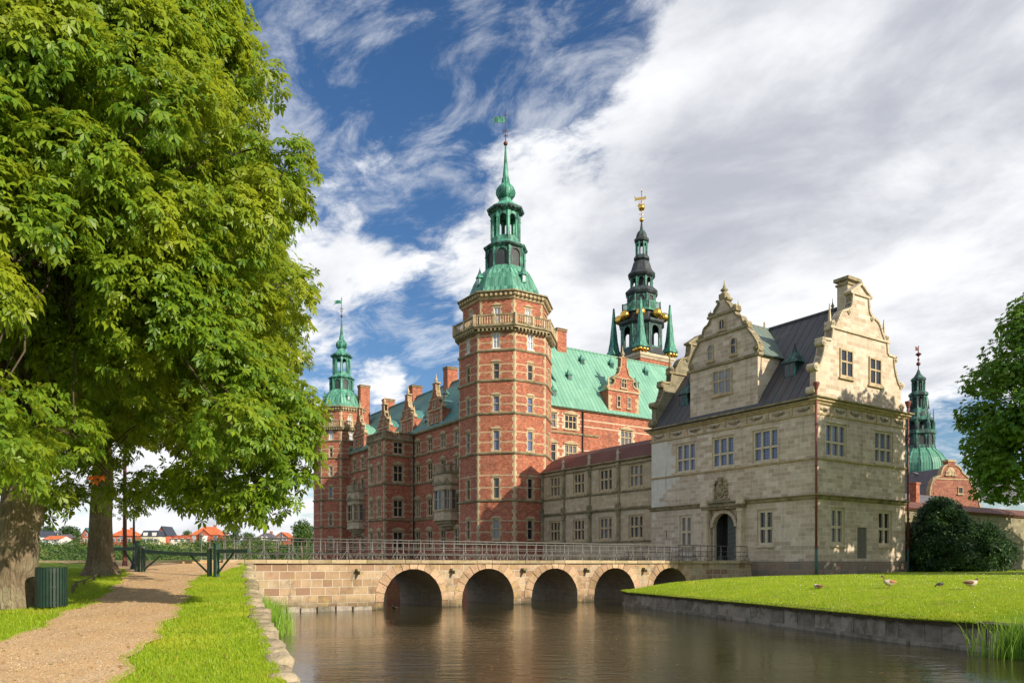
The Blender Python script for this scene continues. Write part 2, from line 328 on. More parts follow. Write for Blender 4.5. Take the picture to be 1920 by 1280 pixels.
def glassmat(name, c, c2, lead=.16, rough=.08, lines=.5):
    m, g = newmat(name); uv = uvm(g); s = g.a('ShaderNodeSeparateXYZ', {0: uv})
    lx = g.mr(g.math('ABSOLUTE', g.math('SUBTRACT', g.math('FRACT', g.math('DIVIDE', s.outputs[0], lead)), .5)), .42, .47)
    lz = g.mr(g.math('ABSOLUTE', g.math('SUBTRACT', g.math('FRACT', g.math('DIVIDE', s.outputs[1], lead*1.35)), .5)), .43, .47)
    oi = g.a('ShaderNodeObjectInfo').outputs['Random']
    c_ = g.mix(g.mr(oi, .55, .95), c, c2); c_ = g.mix(g.math('MULTIPLY', g.math('MAXIMUM', lx, lz), lines), c_, (.02, .02, .022))
    n = g.noise(g.a('ShaderNodeVectorMath', {0: uv, 1: g.a('ShaderNodeCombineXYZ', {0: g.math('MULTIPLY', oi, 9), 1: 0.0, 2: 0.0}).outputs[0]}, operation='ADD').outputs[0], 3.0, 3)
    finish(g, c_, rough, n, .12, .02, spec=.6); return m
glassmat('dark_glass', (.018, .020, .026), (.20, .21, .23))
glassmat('leaded_glass', (.11, .15, .29), (.18, .22, .36), .20, .15, .75)
glassmat('curtain_glass', (.42, .46, .56), (.50, .52, .58), .5, .2, .1)
glassmat('house_glass', (.10, .13, .17), (.35, .38, .42), 9.0, .2, .0)

def leafmat(name, c0, c1, c2, tr, tf=.38, nscale=.5, rough=.45):
    m, g = newmat(name); ob = obj(g)
    ri = g.a('ShaderNodeNewGeometry').outputs['Random Per Island']; n = g.noise(ob, nscale, 4, .6)
    c = g.mix(ri, c0, c1); c = g.mix(g.mr(n, .48, .66, 0, .7), c, c2)
    t = g.mix(.5, c, tr, 'MIX')
    finish(g, c, rough, spec=.35, trans=(tf, t)); return m
leafmat('chestnut_leaf', (.06, .16, .016), (.21, .33, .024), (.38, .41, .022), (.68, .76, .05), .42, .38)
leafmat('chestnut_leaf_far', (.08, .18, .016), (.19, .29, .022), (.38, .38, .02), (.62, .68, .04), .38, .35)
leafmat('maple_leaf', (.055, .15, .02), (.11, .23, .028), (.18, .31, .03), (.34, .54, .05), .40, .5)
leafmat('yew_leaf', (.018, .055, .016), (.038, .095, .024), (.07, .14, .03), (.05, .12, .03), .15, .8)
leafmat('far_leaf', (.045, .10, .018), (.085, .15, .025), (.11, .17, .035), (.16, .26, .04), .25, .12)
leafmat('far_dark_leaf', (.028, .07, .018), (.055, .115, .026), (.09, .13, .035), (.10, .18, .03), .25, .09)
leafmat('bush_leaf', (.05, .12, .022), (.12, .20, .035), (.27, .30, .10), (.20, .30, .05), .25, .07)
leafmat('reed_leaf', (.13, .29, .03), (.22, .40, .04), (.30, .44, .05), (.4, .6, .06), .35, .8)
leafmat('grass_blade', (.20, .33, .016), (.35, .46, .022), (.46, .48, .04), (.55, .68, .02), .35, .6)
leafmat('orange_leaf', (.55, .12, .02), (.45, .09, .02), (.5, .12, .02), (.6, .2, .03), .3, .8)

def barkmat():
    m, g = newmat('bark'); ob = obj(g)
    mp = g.a('ShaderNodeMapping', {0: ob, 3: (1, 1, .28)}).outputs[0]
    n = g.noise(mp, 7, 10, .72, 1.2); n2 = g.noise(ob, 1.1, 5, .6); vo = g.a('ShaderNodeTexVoronoi', {'Vector': mp, 'Scale': 7.0}, feature='DISTANCE_TO_EDGE').outputs[0]
    c = g.mix(g.mr(n, .35, .68), (.12, .085, .05), (.30, .235, .155)); c = g.mix(g.mr(n2, .5, .68, 0, .7), c, (.38, .34, .22)); c = g.mix(g.mr(vo, .0, .04, .3, 0), c, (.06, .045, .03))
    n4 = g.noise(ob, 2.3, 4, .6); c = g.mix(g.mr(n4, .6, .7, 0, .5), c, (.10, .12, .04))
    finish(g, c, .95, g.math('ADD', g.math('MULTIPLY', n, 1.2), g.mr(vo, 0, .12, 0, .25)), 1.0, .09)
barkmat()
flat('branch_bark', (.075, .055, .035), .9, .5, 6, bs=.6)
leafmat('litter_leaf', (.30, .13, .03), (.42, .28, .05), (.20, .09, .03), (.5, .3, .05), .2, .8)
def grassmat(name, c0, c1, c2):
    m, g = newmat(name); ob = obj(g)
    n = g.noise(ob, .35, 5, .6); n2 = g.noise(ob, 14, 6, .7); n3 = g.noise(ob, 1.8, 6, .65); n5 = g.noise(ob, 60, 3, .7)
    c = g.mix(g.mr(n2, .35, .65), c0, c1); c = g.mix(g.mr(n3, .42, .68, 0, .7), c, c2); c = g.mix(g.mr(n, .45, .65, 0, .5), c, mul(c0, .8))
    c = g.mix(g.mr(n5, .4, .8, 0, .4), c, mul(c1, .55)); c = g.mix(g.mr(g.noise(ob, .9, 7, .7), .53, .66, 0, .6), c, (.34, .30, .08)); c = g.mix(g.mr(g.noise(ob, .55, 5, .6), .52, .7, 0, .5), c, (.10, .20, .012))
    finish(g, c, .8, g.math('ADD', n2, n5), .9, .05, spec=.15)
grassmat('lawn_grass', (.24, .36, .012), (.34, .46, .014), (.42, .50, .02))
grassmat('bank_grass', (.22, .36, .012), (.32, .46, .014), (.40, .50, .02))
def pathmat():
    m, g = newmat('gravel'); ob = obj(g)
    n = g.noise(ob, 45, 4, .7); n2 = g.noise(ob, .9, 5, .65); n3 = g.noise(ob, 160, 2, .6); vo = g.a('ShaderNodeTexVoronoi', {'Vector': ob, 'Scale': 38.0})
    lf = g.noise(g.a('ShaderNodeMapping', {0: ob, 2: (0, 0, R(-25)), 3: (1.6, .2, 1)}).outputs[0], 1.5, 4, .6)
    c = g.mix(g.mr(n, .3, .7), (.50, .285, .12), (.80, .53, .265)); c = g.mix(g.mr(n2, .45, .68, 0, .5), c, (.42, .26, .14)); c = g.mix(g.mr(lf, .5, .66, 0, .45), c, (.70, .50, .31))
    vs = g.a('ShaderNodeSeparateColor', {0: vo.outputs['Color']}); c = g.mix(g.mr(vs.outputs[0], .55, 1, 0, .65), c, (.74, .58, .38)); c = g.mix(g.mr(vs.outputs[1], .75, 1, 0, .6), c, (.16, .10, .06))
    finish(g, c, .95, g.math('ADD', n, g.math('MULTIPLY', vo.outputs[0], -1.2)), .9, .03)
pathmat()
def watermat():
    m, g = newmat('moat_water'); ob = obj(g)
    a = g.noise(g.a('ShaderNodeMapping', {0: ob, 2: (0, 0, R(8)), 3: (.55, 1.5, 1)}).outputs[0], 1.7, 5, .55, .5)
    b = g.noise(g.a('ShaderNodeMapping', {0: ob, 2: (0, 0, R(-14)), 3: (1, 2.4, 1)}).outputs[0], 5.0, 4, .55, .4)
    calm = g.mr(g.noise(ob, .09, 3, .5), .40, .62, .35, 1)
    h = g.math('MULTIPLY', g.math('ADD', g.math('MULTIPLY', a, .65), g.math('MULTIPLY', b, .16)), calm)
    finish(g, (.034, .030, .012), .01, h, .33, .16, spec=.6, IOR=1.33)
watermat()
flat('far_field', (.05, .095, .025), .9, .4, .05); flat('slate_tile', (.10, .095, .11), .7, .5, 2.5); flat('red_tile', (.36, .075, .03), .8, .4, .8); flat('orange_tile', (.52, .13, .045), .8, .35, .8)
flat('navy_tile', (.035, .045, .07), .6, .4, 1.0); flat('cream_render', (.62, .56, .42), .85, .2, .5); flat('white_render', (.72, .72, .70), .85, .15, .5); flat('teal_board', (.05, .16, .17), .7); flat('red_render', (.42, .11, .06), .85, .3, .6)
flat('soil', (.055, .04, .022), 1.0, .6, 5, bs=.8)
flat('goose_cream', (.50, .42, .33), .8, .2, 20); flat('goose_brown', (.16, .07, .035), .8, .3, 20); flat('goose_rust', (.40, .17, .07), .8, .3, 20); flat('goose_leg', (.45, .22, .15), .7); flat('coot_black', (.015, .015, .017), .6); flat('bill_pink', (.45, .22, .2), .6); flat('daisy', (.75, .75, .6), .8, .1)
MT = MATS
# ---------------------------------------------------------------- wall panels with real openings
def uniq(a, lo, hi):
    r = []
    for x in sorted(a):
        if lo-1e-6 <= x <= hi+1e-6 and (not r or x-r[-1] > .012): r.append(x)
    r[-1] = hi if abs(r[-1]-hi) < .02 else r[-1]
    return r
def wall(mb, p0, d, L, z0, z1, holes=(), cls=None, ucut=(), zcut=(), reveal=.28, rm=1):
    """vertical wall from p0 along unit d (outward on the right hand); holes = (u0,u1,z0,z1)"""
    us = [0, L]+list(ucut); zs = [z0, z1]+list(zcut)
    for h in holes: us += h[:2]; zs += h[2:4]
    us = uniq(us, 0, L); zs = uniq(zs, z0, z1)
    n = (d[1], -d[0])
    def P(u, z, k=0.0): return (p0[0]+d[0]*u-n[0]*k, p0[1]+d[1]*u-n[1]*k, z)
    for a, b in zip(zs, zs[1:]):
        zc = (a+b)/2; run = None
        for u0, u1 in list(zip(us, us[1:]))+[(L, L+1)]:
            uc = (u0+u1)/2
            m = None if (uc > L or any(h[0] < uc < h[1] and h[2] < zc < h[3] for h in holes)) else (cls(uc, zc) if cls else 0)
            if run and m == run[2]: run[1] = u1
            else:
                if run and run[2] is not None: mb.face([P(run[0], a), P(run[1], a), P(run[1], b), P(run[0], b)], run[2])
                run = [u0, u1, m]
    for h in holes:
        a, b, c, e = h[:4]
        mb.face([P(a, c), P(a, e), P(a, e, reveal), P(a, c, reveal)][::-1], rm)
        mb.face([P(b, c), P(b, e), P(b, e, reveal), P(b, c, reveal)], rm)
        mb.face([P(a, c), P(b, c), P(b, c, reveal), P(a, c, reveal)][::-1], rm)
        mb.face([P(a, e), P(b, e), P(b, e, reveal), P(a, e, reveal)], rm)
def brickcls(L, holes, bands, qz=.42, quoins=True, q=(.35, .62), wq=(.16, .42), bh=.13):
    """0 brick, 1 sandstone: bands right across, toothed quoins at both ends and round the windows"""
    def f(u, z):
        for b in bands:
            if b <= z < b+bh: return 1
        row = int(math.floor(z/qz)) % 2
        if quoins and (u < q[row] or u > L-q[row]): return 1
        for h in holes:
            if h[2]-.12 < z < h[3]+.22 and h[0]-wq[row] < u < h[1]+wq[row]: return 1
        return 0
    uc = [q[0], q[1], L-q[0], L-q[1]] if quoins else []
    for h in holes: uc += [h[0]-wq[0], h[0]-wq[1], h[1]+wq[0], h[1]+wq[1]]
    zc = []
    for b in bands: zc += [b, b+bh]
    for h in holes: zc += [h[2]-.12, h[3]+.22]
    for k in range(-6, 90): zc.append(k*qz)
    return f, [u for u in uc if 0 < u < L], zc
# ---------------------------------------------------------------- windows: stone frame part with a pane as its sub-part
WCACHE = {}
def window(parent, loc, rz, w, h, cols=2, rows=2, style='stone', ped=None, glass='dark_glass', depth=.2, arch=False, tr=.45, proud=False, mw=.11):
    """local x along the wall from the centre, -y outward, z from the sill. proud: stands on the wall face, else inside a reveal"""
    key = (round(w, 2), round(h, 2), cols, rows, style, ped, glass, arch, tr, proud, mw)
    if key in WCACHE: return share(WCACHE[key], parent, loc, rz)
    f = MB(); y0, y1 = (-.10, .02) if proud else (depth*.35, depth+.06); fw = mw*1.15
    hw = w/2
    rect_h = h-hw if arch else h
    f.box(-hw, -hw+fw, y0, y1, 0, rect_h); f.box(hw-fw, hw, y0, y1, 0, rect_h)
    f.box(-hw+fw, hw-fw, y0, y1, 0, fw)
    if arch:
        n = 10
        for k in range(n):
            a0, a1 = math.pi*k/n, math.pi*(k+1)/n
            q = [(hw*math.cos(a0), rect_h+hw*math.sin(a0)), (hw*math.cos(a1), rect_h+hw*math.sin(a1)), ((hw-fw)*math.cos(a1), rect_h+(hw-fw)*math.sin(a1)), ((hw-fw)*math.cos(a0), rect_h+(hw-fw)*math.sin(a0))]
            f.prism(q, y0, y1)
    else: f.box(-hw+fw, hw-fw, y0, y1, h-fw, h)
    for c in range(1, cols):
        x = -hw+w*c/cols; f.box(x-mw/2, x+mw/2, y0+.012, y1-.012, fw, h-fw)
    for r in range(1, rows):
        z = h*(tr if rows == 2 else r/rows)
        if rows == 2: z = h*(1-tr)
        f.box(-hw+fw, hw-fw, y0+.02, y1-.02, z-mw/2, z+mw/2)
    f.box(-hw-.12, hw+.12, -.13 if not proud else -.16, .0 if not proud else .02, -.15, -.012)   # sill
    if ped in ('tri', 'seg'):
        f.box(-hw-.16, hw+.16, -.13, .03, h+.06, h+.20)
        if ped == 'tri': f.prism([(-hw-.22, h+.203), (hw+.22, h+.203), (0, h+.55)], -.16, .03)
        else: f.prism([(-hw-.22, h+.203)]+[((hw+.22)*math.cos(math.pi-(math.pi*k/8)) if 0 < k < 8 else (hw+.22)*(-1 if k == 0 else 1), h+.203+.36*math.sin(math.pi*k/8)) for k in range(1, 8)][::-1]+[(hw+.22, h+.203)][::1], -.16, .03) if False else f.prism([(-hw-.22, h+.203), (hw+.22, h+.203)]+[((hw+.2)*math.cos(math.pi*k/8), h+.205+.34*math.sin(math.pi*k/8)) for k in range(1, 8)], -.16, .03)
        f.ball((0, -.08, h+.62 if ped == 'tri' else h+.6), .08, 6)
    o = f.build('window', MT[{'stone': 'trim_stone', 'pale': 'light_trim', 'white': 'white_paint', 'dark': 'door_grey'}[style]], parent, loc, rz)
    p = MB(); yp = -.03 if proud else depth
    if arch: p.face([(-hw+.02, yp, .02), (hw-.02, yp, .02)]+[((hw-.02)*math.cos(math.pi*k/10), yp, rect_h+(hw-.02)*math.sin(math.pi*k/10)) for k in range(0, 11)])
    else: p.face([(-hw+.02, yp, .02), (hw-.02, yp, .02), (hw-.02, yp, h-.02), (-hw+.02, yp, h-.02)])
    p.build('pane', MT[glass], o)
    WCACHE[key] = o
    return o
def holes_windows(parent, p0, d, holes, **kw):
    rz = math.atan2(d[1], d[0])
    for h in holes:
        k = dict(kw); 
        if len(h) > 4: k.update(h[4])
        c = (h[0]+h[1])/2
        window(parent, (p0[0]+d[0]*c, p0[1]+d[1]*c, h[2]), rz, h[1]-h[0], h[3]-h[2], **k)
def arch_panel(mb, w, z0, z1, cx, r, zs, dep, m=0, mi=None, n=12, back=True):
    """panel in local x (0..w), front y=0 facing -y, back y=dep, with a round-headed opening"""
    mi = m if mi is None else mi
    A = [(cx+r*math.cos(math.pi-math.pi*k/n), zs+r*math.sin(math.pi-math.pi*k/n)) for k in range(n+1)]
    for y, fl in ((0, False), (dep, True)):
        if fl and not back: continue
        def q(pts):
            pts = [(x, y, z) for x, z in pts]; mb.face(pts[::-1] if fl else pts, m)
        q([(0, z0), (cx-r, z0), (cx-r, zs), (0, zs)]); q([(cx+r, z0), (w, z0), (w, zs), (cx+r, zs)])
        q([(0, zs), (cx-r, zs), (cx-r, z1), (0, z1)]); q([(cx+r, zs), (w, zs), (w, z1), (cx+r, z1)])
        for k in range(n):
            (xa, za), (xb, zb) = A[k], A[k+1]; q([(xa, za), (xb, zb), (xb, z1), (xa, z1)])
    for k in range(n):
        (xa, za), (xb, zb) = A[k], A[k+1]; mb.face([(xa, 0, za), (xa, dep, za), (xb, dep, zb), (xb, 0, zb)], mi)
    mb.face([(cx-r, 0, z0), (cx-r, dep, z0), (cx-r, dep, zs), (cx-r, 0, zs)], mi); mb.face([(cx+r, dep, z0), (cx+r, 0, z0), (cx+r, 0, zs), (cx+r, dep, zs)], mi)
def coping(mb, pts, w0, w1, t=.16, m=0):
    """a moulding along an outline given in x,z, from y=w0 to y=w1"""
    for (xa, za), (xb, zb) in zip(pts, pts[1:]):
        L = math.hypot(xb-xa, zb-za)
        if L < 1e-4: continue
        dx, dz = (xb-xa)/L, (zb-za)/L; nx, nz = -dz, dx
        e = .03
        q = [(xa-dx*e, za-dz*e), (xb+dx*e, zb+dz*e), (xb+dx*e+nx*t, zb+dz*e+nz*t), (xa-dx*e+nx*t, za-dz*e+nz*t)]
        mb.prism(q[::-1] if (q[1][0]-q[0][0])*(q[2][1]-q[1][1])-(q[1][1]-q[0][1])*(q[2][0]-q[1][0]) < 0 else q, w0, w1, m)
def mirror(pts): return pts+[(-x, z) for x, z in reversed(pts) if x > 1e-6]
def arc(cx, cz, r, a0, a1, n=6): return [(cx+r*math.cos(R(a0+(a1-a0)*k/n)), cz+r*math.sin(R(a0+(a1-a0)*k/n))) for k in range(n+1)]
def spline(pts, n=4):
    """Catmull-Rom through x,z points"""
    out = []
    for k in range(len(pts)-1):
        p0 = pts[max(k-1, 0)]; p1 = pts[k]; p2 = pts[k+1]; p3 = pts[min(k+2, len(pts)-1)]
        for j in range(n):
            t = j/n; out.append(tuple(.5*((2*p1[i])+(-p0[i]+p2[i])*t+(2*p0[i]-5*p1[i]+4*p2[i]-p3[i])*t*t+(-p0[i]+3*p1[i]-3*p2[i]+p3[i])*t**3) for i in (0, 1)))
    out.append(pts[-1]); return out
def finial(mb, x, y, z, h, r, m=0, n=8):
    mb.lathe([(r, z), (r, z+h*.08), (r*.6, z+h*.12), (r*.55, z+h*.22), (r*.95, z+h*.30), (r*.8, z+h*.40), (r*.35, z+h*.46), (r*.45, z+h*.52), (r*.22, z+h*.62), (.015, z+h)], n, 0, x, y, m, True)
def obelisk(mb, x, y, z, h, w, m=0):
    mb.box(x-w, x+w, y-w, y+w, z, z+h*.16, m); mb.box(x-w*1.2, x+w*1.2, y-w*1.2, y+w*1.2, z+h*.162, z+h*.2, m)
    mb.box(x-w*.6, x+w*.6, y-w*.6, y+w*.6, z+h*.202, z+h*.93, m, w*.42); mb.ball((x, y, z+h*.96), w*.3, 6, m)
def volute(mb, x, z, r, y0, y1, m=0, n=12):
    for rr, e in ((r, 0), (r*.62, .05), (r*.3, .09)): mb.prism([(x+rr*math.cos(2*math.pi*k/n), z+rr*math.sin(2*math.pi*k/n)) for k in range(n)], y0-e, y1+e, m)
def roofplane(mb, a, b, c, d, th=.12, m=0):
    """sheet a,b (eaves) c,d (ridge) with thickness"""
    a, b, c, d = map(Vector, (a, b, c, d)); n = (b-a).cross(d-a).normalized()*th
    q = [mb.P(p) for p in (a, b, c, d, a-n, b-n, c-n, d-n)]
    mb.fi(q[:4], m); mb.fi([q[7], q[6], q[5], q[4]], m)
    for i, j in ((0, 1), (1, 2), (2, 3), (3, 0)): mb.fi((q[j], q[i], q[4+i], q[4+j]), m)
def chimney(parent, x, y, z0, z1, w=1.3, d=.9, mats=None):
    m = MB(); m.box(x-w/2, x+w/2, y-d/2, y+d/2, z0, z1-.35, 0); m.box(x-w/2-.09, x+w/2+.09, y-d/2-.09, y+d/2+.09, z1-.348, z1-.2, 1); m.box(x-w/2-.03, x+w/2+.03, y-d/2-.03, y+d/2+.03, z1-.198, z1-.08, 0)
    m.box(x-w/2-.12, x+w/2+.12, y-d/2-.12, y+d/2+.12, z1-.078, z1, 1)
    return m.build('chimney', mats or [MT['red_brick'], MT['mossy_trim']], parent)
def roof_vent(parent, x, y, z, rz, s=1.0, roofm='bright_patina'):
    """little copper-hooded dormer; local -y looks down the slope"""
    m = MB(); m.box(-.34*s, .34*s, -.1*s, 1.2*s, -.5*s, .62*s, 0)
    m.lathe([(.72*s, .60*s), (.66*s, .68*s), (.42*s, .92*s), (.2*s, 1.15*s), (.05*s, 1.45*s), (.015, 1.75*s)], 4, math.pi/4, 0, .35*s, 1)
    m.box(-.03, .03, -.13*s, -.101*s, -.1*s, .5*s, 1)
    m.face([(-.26*s, -.12*s, -.1*s), (.26*s, -.12*s, -.1*s), (.26*s, -.12*s, .5*s), (-.26*s, -.12*s, .5*s)], 2)
    return m.build('roof_vent', [MT[roofm], MT[roofm], MT['dark_glass']], parent, (x, y, z), rz)
def octpts(r, ph=R(22.5)): return [(r*math.cos(ph+R(45)*k), r*math.sin(ph+R(45)*k)) for k in range(8)]
def octwalls(r):
    """for the eight faces: start point, direction, length (outward on the right hand)"""
    P = octpts(r); out = []
    for k in range(8):
        a = Vector(P[k]); b = Vector(P[(k+1) % 8]); d = (b-a).normalized(); out.append((tuple(a), tuple(d), (b-a).length))
    return out
# ---------------------------------------------------------------- the corner towers
def lantern(root, z0, z1, r, dark, open_=True, name='lantern', pier=.3, n=8):
    m = MB()
    for k, (p, d, L) in enumerate(octwalls(r)):
        m.at(p[0], p[1], 0, math.atan2(d[1], d[0]))
        rr = L/2-pier*L; zs = z1-(z1-z0)*.10-rr
        arch_panel(m, L, z0, z1, L/2, rr, zs, .22 if open_ else .14, 0, 0, 8)
        m.box(-.10, .10, -.07, .10, z0, z1, 1)                   # corner pilaster
        m.box(-.14, .14, -.11, .13, zs-.08, zs+.06, 1)
        m.box(L/2-rr-.05, L/2+rr+.05, .0 if open_ else .10, .12 if open_ else .3, z0+.001, z0+(z1-z0)*(.08 if open_ else .02), 1)
        if not open_: m.box(L/2-rr-.08, L/2+rr+.08, .13, .2, z0, z1-.05, 2)
    m.at()
    return m.build(name, dark, root)
def bell_spire(root, s, zz, mats, base=0):
    """everything above the cornice of a big brick tower; s scales widths, zz maps design heights"""
    g, dk = mats
    def L(prof): return [(r*s, zz(z)) for r, z in prof]
    m = MB(); ph = R(22.5)
    m.lathe(L([(4.72, 30.0), (4.55, 30.15), (4.25, 30.7), (4.03, 31.3), (3.80, 31.9), (3.48, 32.5), (3.02, 33.1), (2.5, 33.6), (2.22, 33.85)]), 8, ph)
    dome = m.build('dome_roof', MT['dome_copper'], root)
    for k in (0, 2, 4, 6):                                      # round-hooded lucarnes on every other face
        a = R(45)*k+R(0); 
        d = MB(); rr = 3.78*s*.924
        d.box(-.27*s, .27*s, -.32*s, .6*s, zz(31.35), zz(32.25), 0); d.lathe([(.50*s, zz(32.24)), (.40*s, zz(32.4)), (.22*s, zz(32.75)), (.04, zz(33.3)), (.015, zz(33.5))], 6, 0, 0, 0, 0)
        d.face([(-.18*s, -.34*s, zz(31.5)), (.18*s, -.34*s, zz(31.5)), (.18*s, -.34*s, zz(32.15)), (-.18*s, -.34*s, zz(32.15))], 1)
        d.build('lucarne', [MT['bright_patina'], MT['curtain_glass']], root, (rr*math.cos(a), rr*math.sin(a), 0), a+R(90))
    lantern(root, zz(33.75), zz(36.0), 2.28*s, [dk, g, MT['black_copper']], False, 'lower_lantern', .17)
    m = MB(); m.lathe(L([(2.3, 35.95), (2.5, 36.05), (2.62, 36.2), (2.62, 36.32), (2.2, 36.5), (1.75, 36.85), (1.75, 36.98)]), 8, ph); m.build('lower_cornice', [g if s < .95 else dk], root)
    m = MB(); m.lathe(L([(2.45, 36.335), (2.15, 36.53), (1.78, 36.87), (1.72, 37.0), (1.72, 37.22), (1.5, 37.24)]), 8, ph); m.build('skirt_roof', MT['bright_patina'], root)
    lantern(root, zz(37.22), zz(40.25), 1.66*s, [g, MT['bright_patina'], g], True, 'upper_lantern', .19)
    m = MB(); m.lathe(L([(1.5, 40.2), (1.8, 40.3), (2.2, 40.55), (2.24, 40.75), (2.1, 40.82)]), 8, ph, m=1); m.lathe(L([(2.18, 40.78), (1.6, 41.15), (1.0, 41.6), (.72, 42.0), (.70, 42.15)]), 8, ph, m=0)
    for k in range(24):
        a = R(15)*k; m.at(2.0*s*math.cos(a), 2.0*s*math.sin(a), 0, a); m.box(-.12*s, .06*s, -.07, .07, zz(40.42), zz(40.6), 1)
    m.at(); m.build('upper_cornice', [MT['bright_patina'], dk], root)
    m = MB(); m.lathe(L([(.62, 42.1), (.80, 42.22), (1.02, 42.5), (1.12, 42.85), (1.05, 43.2), (.8, 43.55), (.55, 43.8), (.44, 44.0), (.36, 44.6), (.26, 45.6), (.19, 46.6), (.13, 47.6), (.09, 48.45)]), 12, 0, smooth=True)
    for k in range(12): 
        a = R(30)*k; m.tube([(r*s*math.cos(a), r*s*math.sin(a), zz(z)) for r, z in ((.82, 42.22), (1.04, 42.5), (1.14, 42.85), (1.07, 43.2), (.82, 43.55), (.57, 43.8), (.46, 44.0), (.38, 44.6))], .035*s, 4, 0)
    m.build('onion_spire', [g], root)
    m = MB(); m.ball((0, 0, zz(48.6)), .26*s, 12); m.tube([(0, 0, zz(48.6)), (0, 0, zz(52.4))], .045, 5)
    for dz, w in ((49.5, .3), (50.1, .4), (51.9, .22)):
        m.tube([(-w*s, 0, zz(dz)), (w*s, 0, zz(dz))], .03, 4); m.tube([(0, -w*s, zz(dz)), (0, w*s, zz(dz))], .03, 4)
    m.tube([(.3*s*math.cos(R(30)*k), 0, zz(49.8)+.3*s*math.sin(R(30)*k)) for k in range(13)], .025, 4)
    m.build('ball_and_rod', MT['iron_red'], root)
    m = MB(); m.prism([(-.05, zz(51.0)), (-.05, zz(51.65)), (-.75*s, zz(51.75)), (-1.55*s, zz(51.62)), (-1.15*s, zz(51.5)), (-1.65*s, zz(51.35)), (-1.15*s, zz(51.25)), (-1.7*s, zz(50.95)), (-.75*s, zz(51.05))][::-1], -.02, .02)
    m.build('weather_vane', MT['bright_patina'], root, (0, 0, 0), -TH)

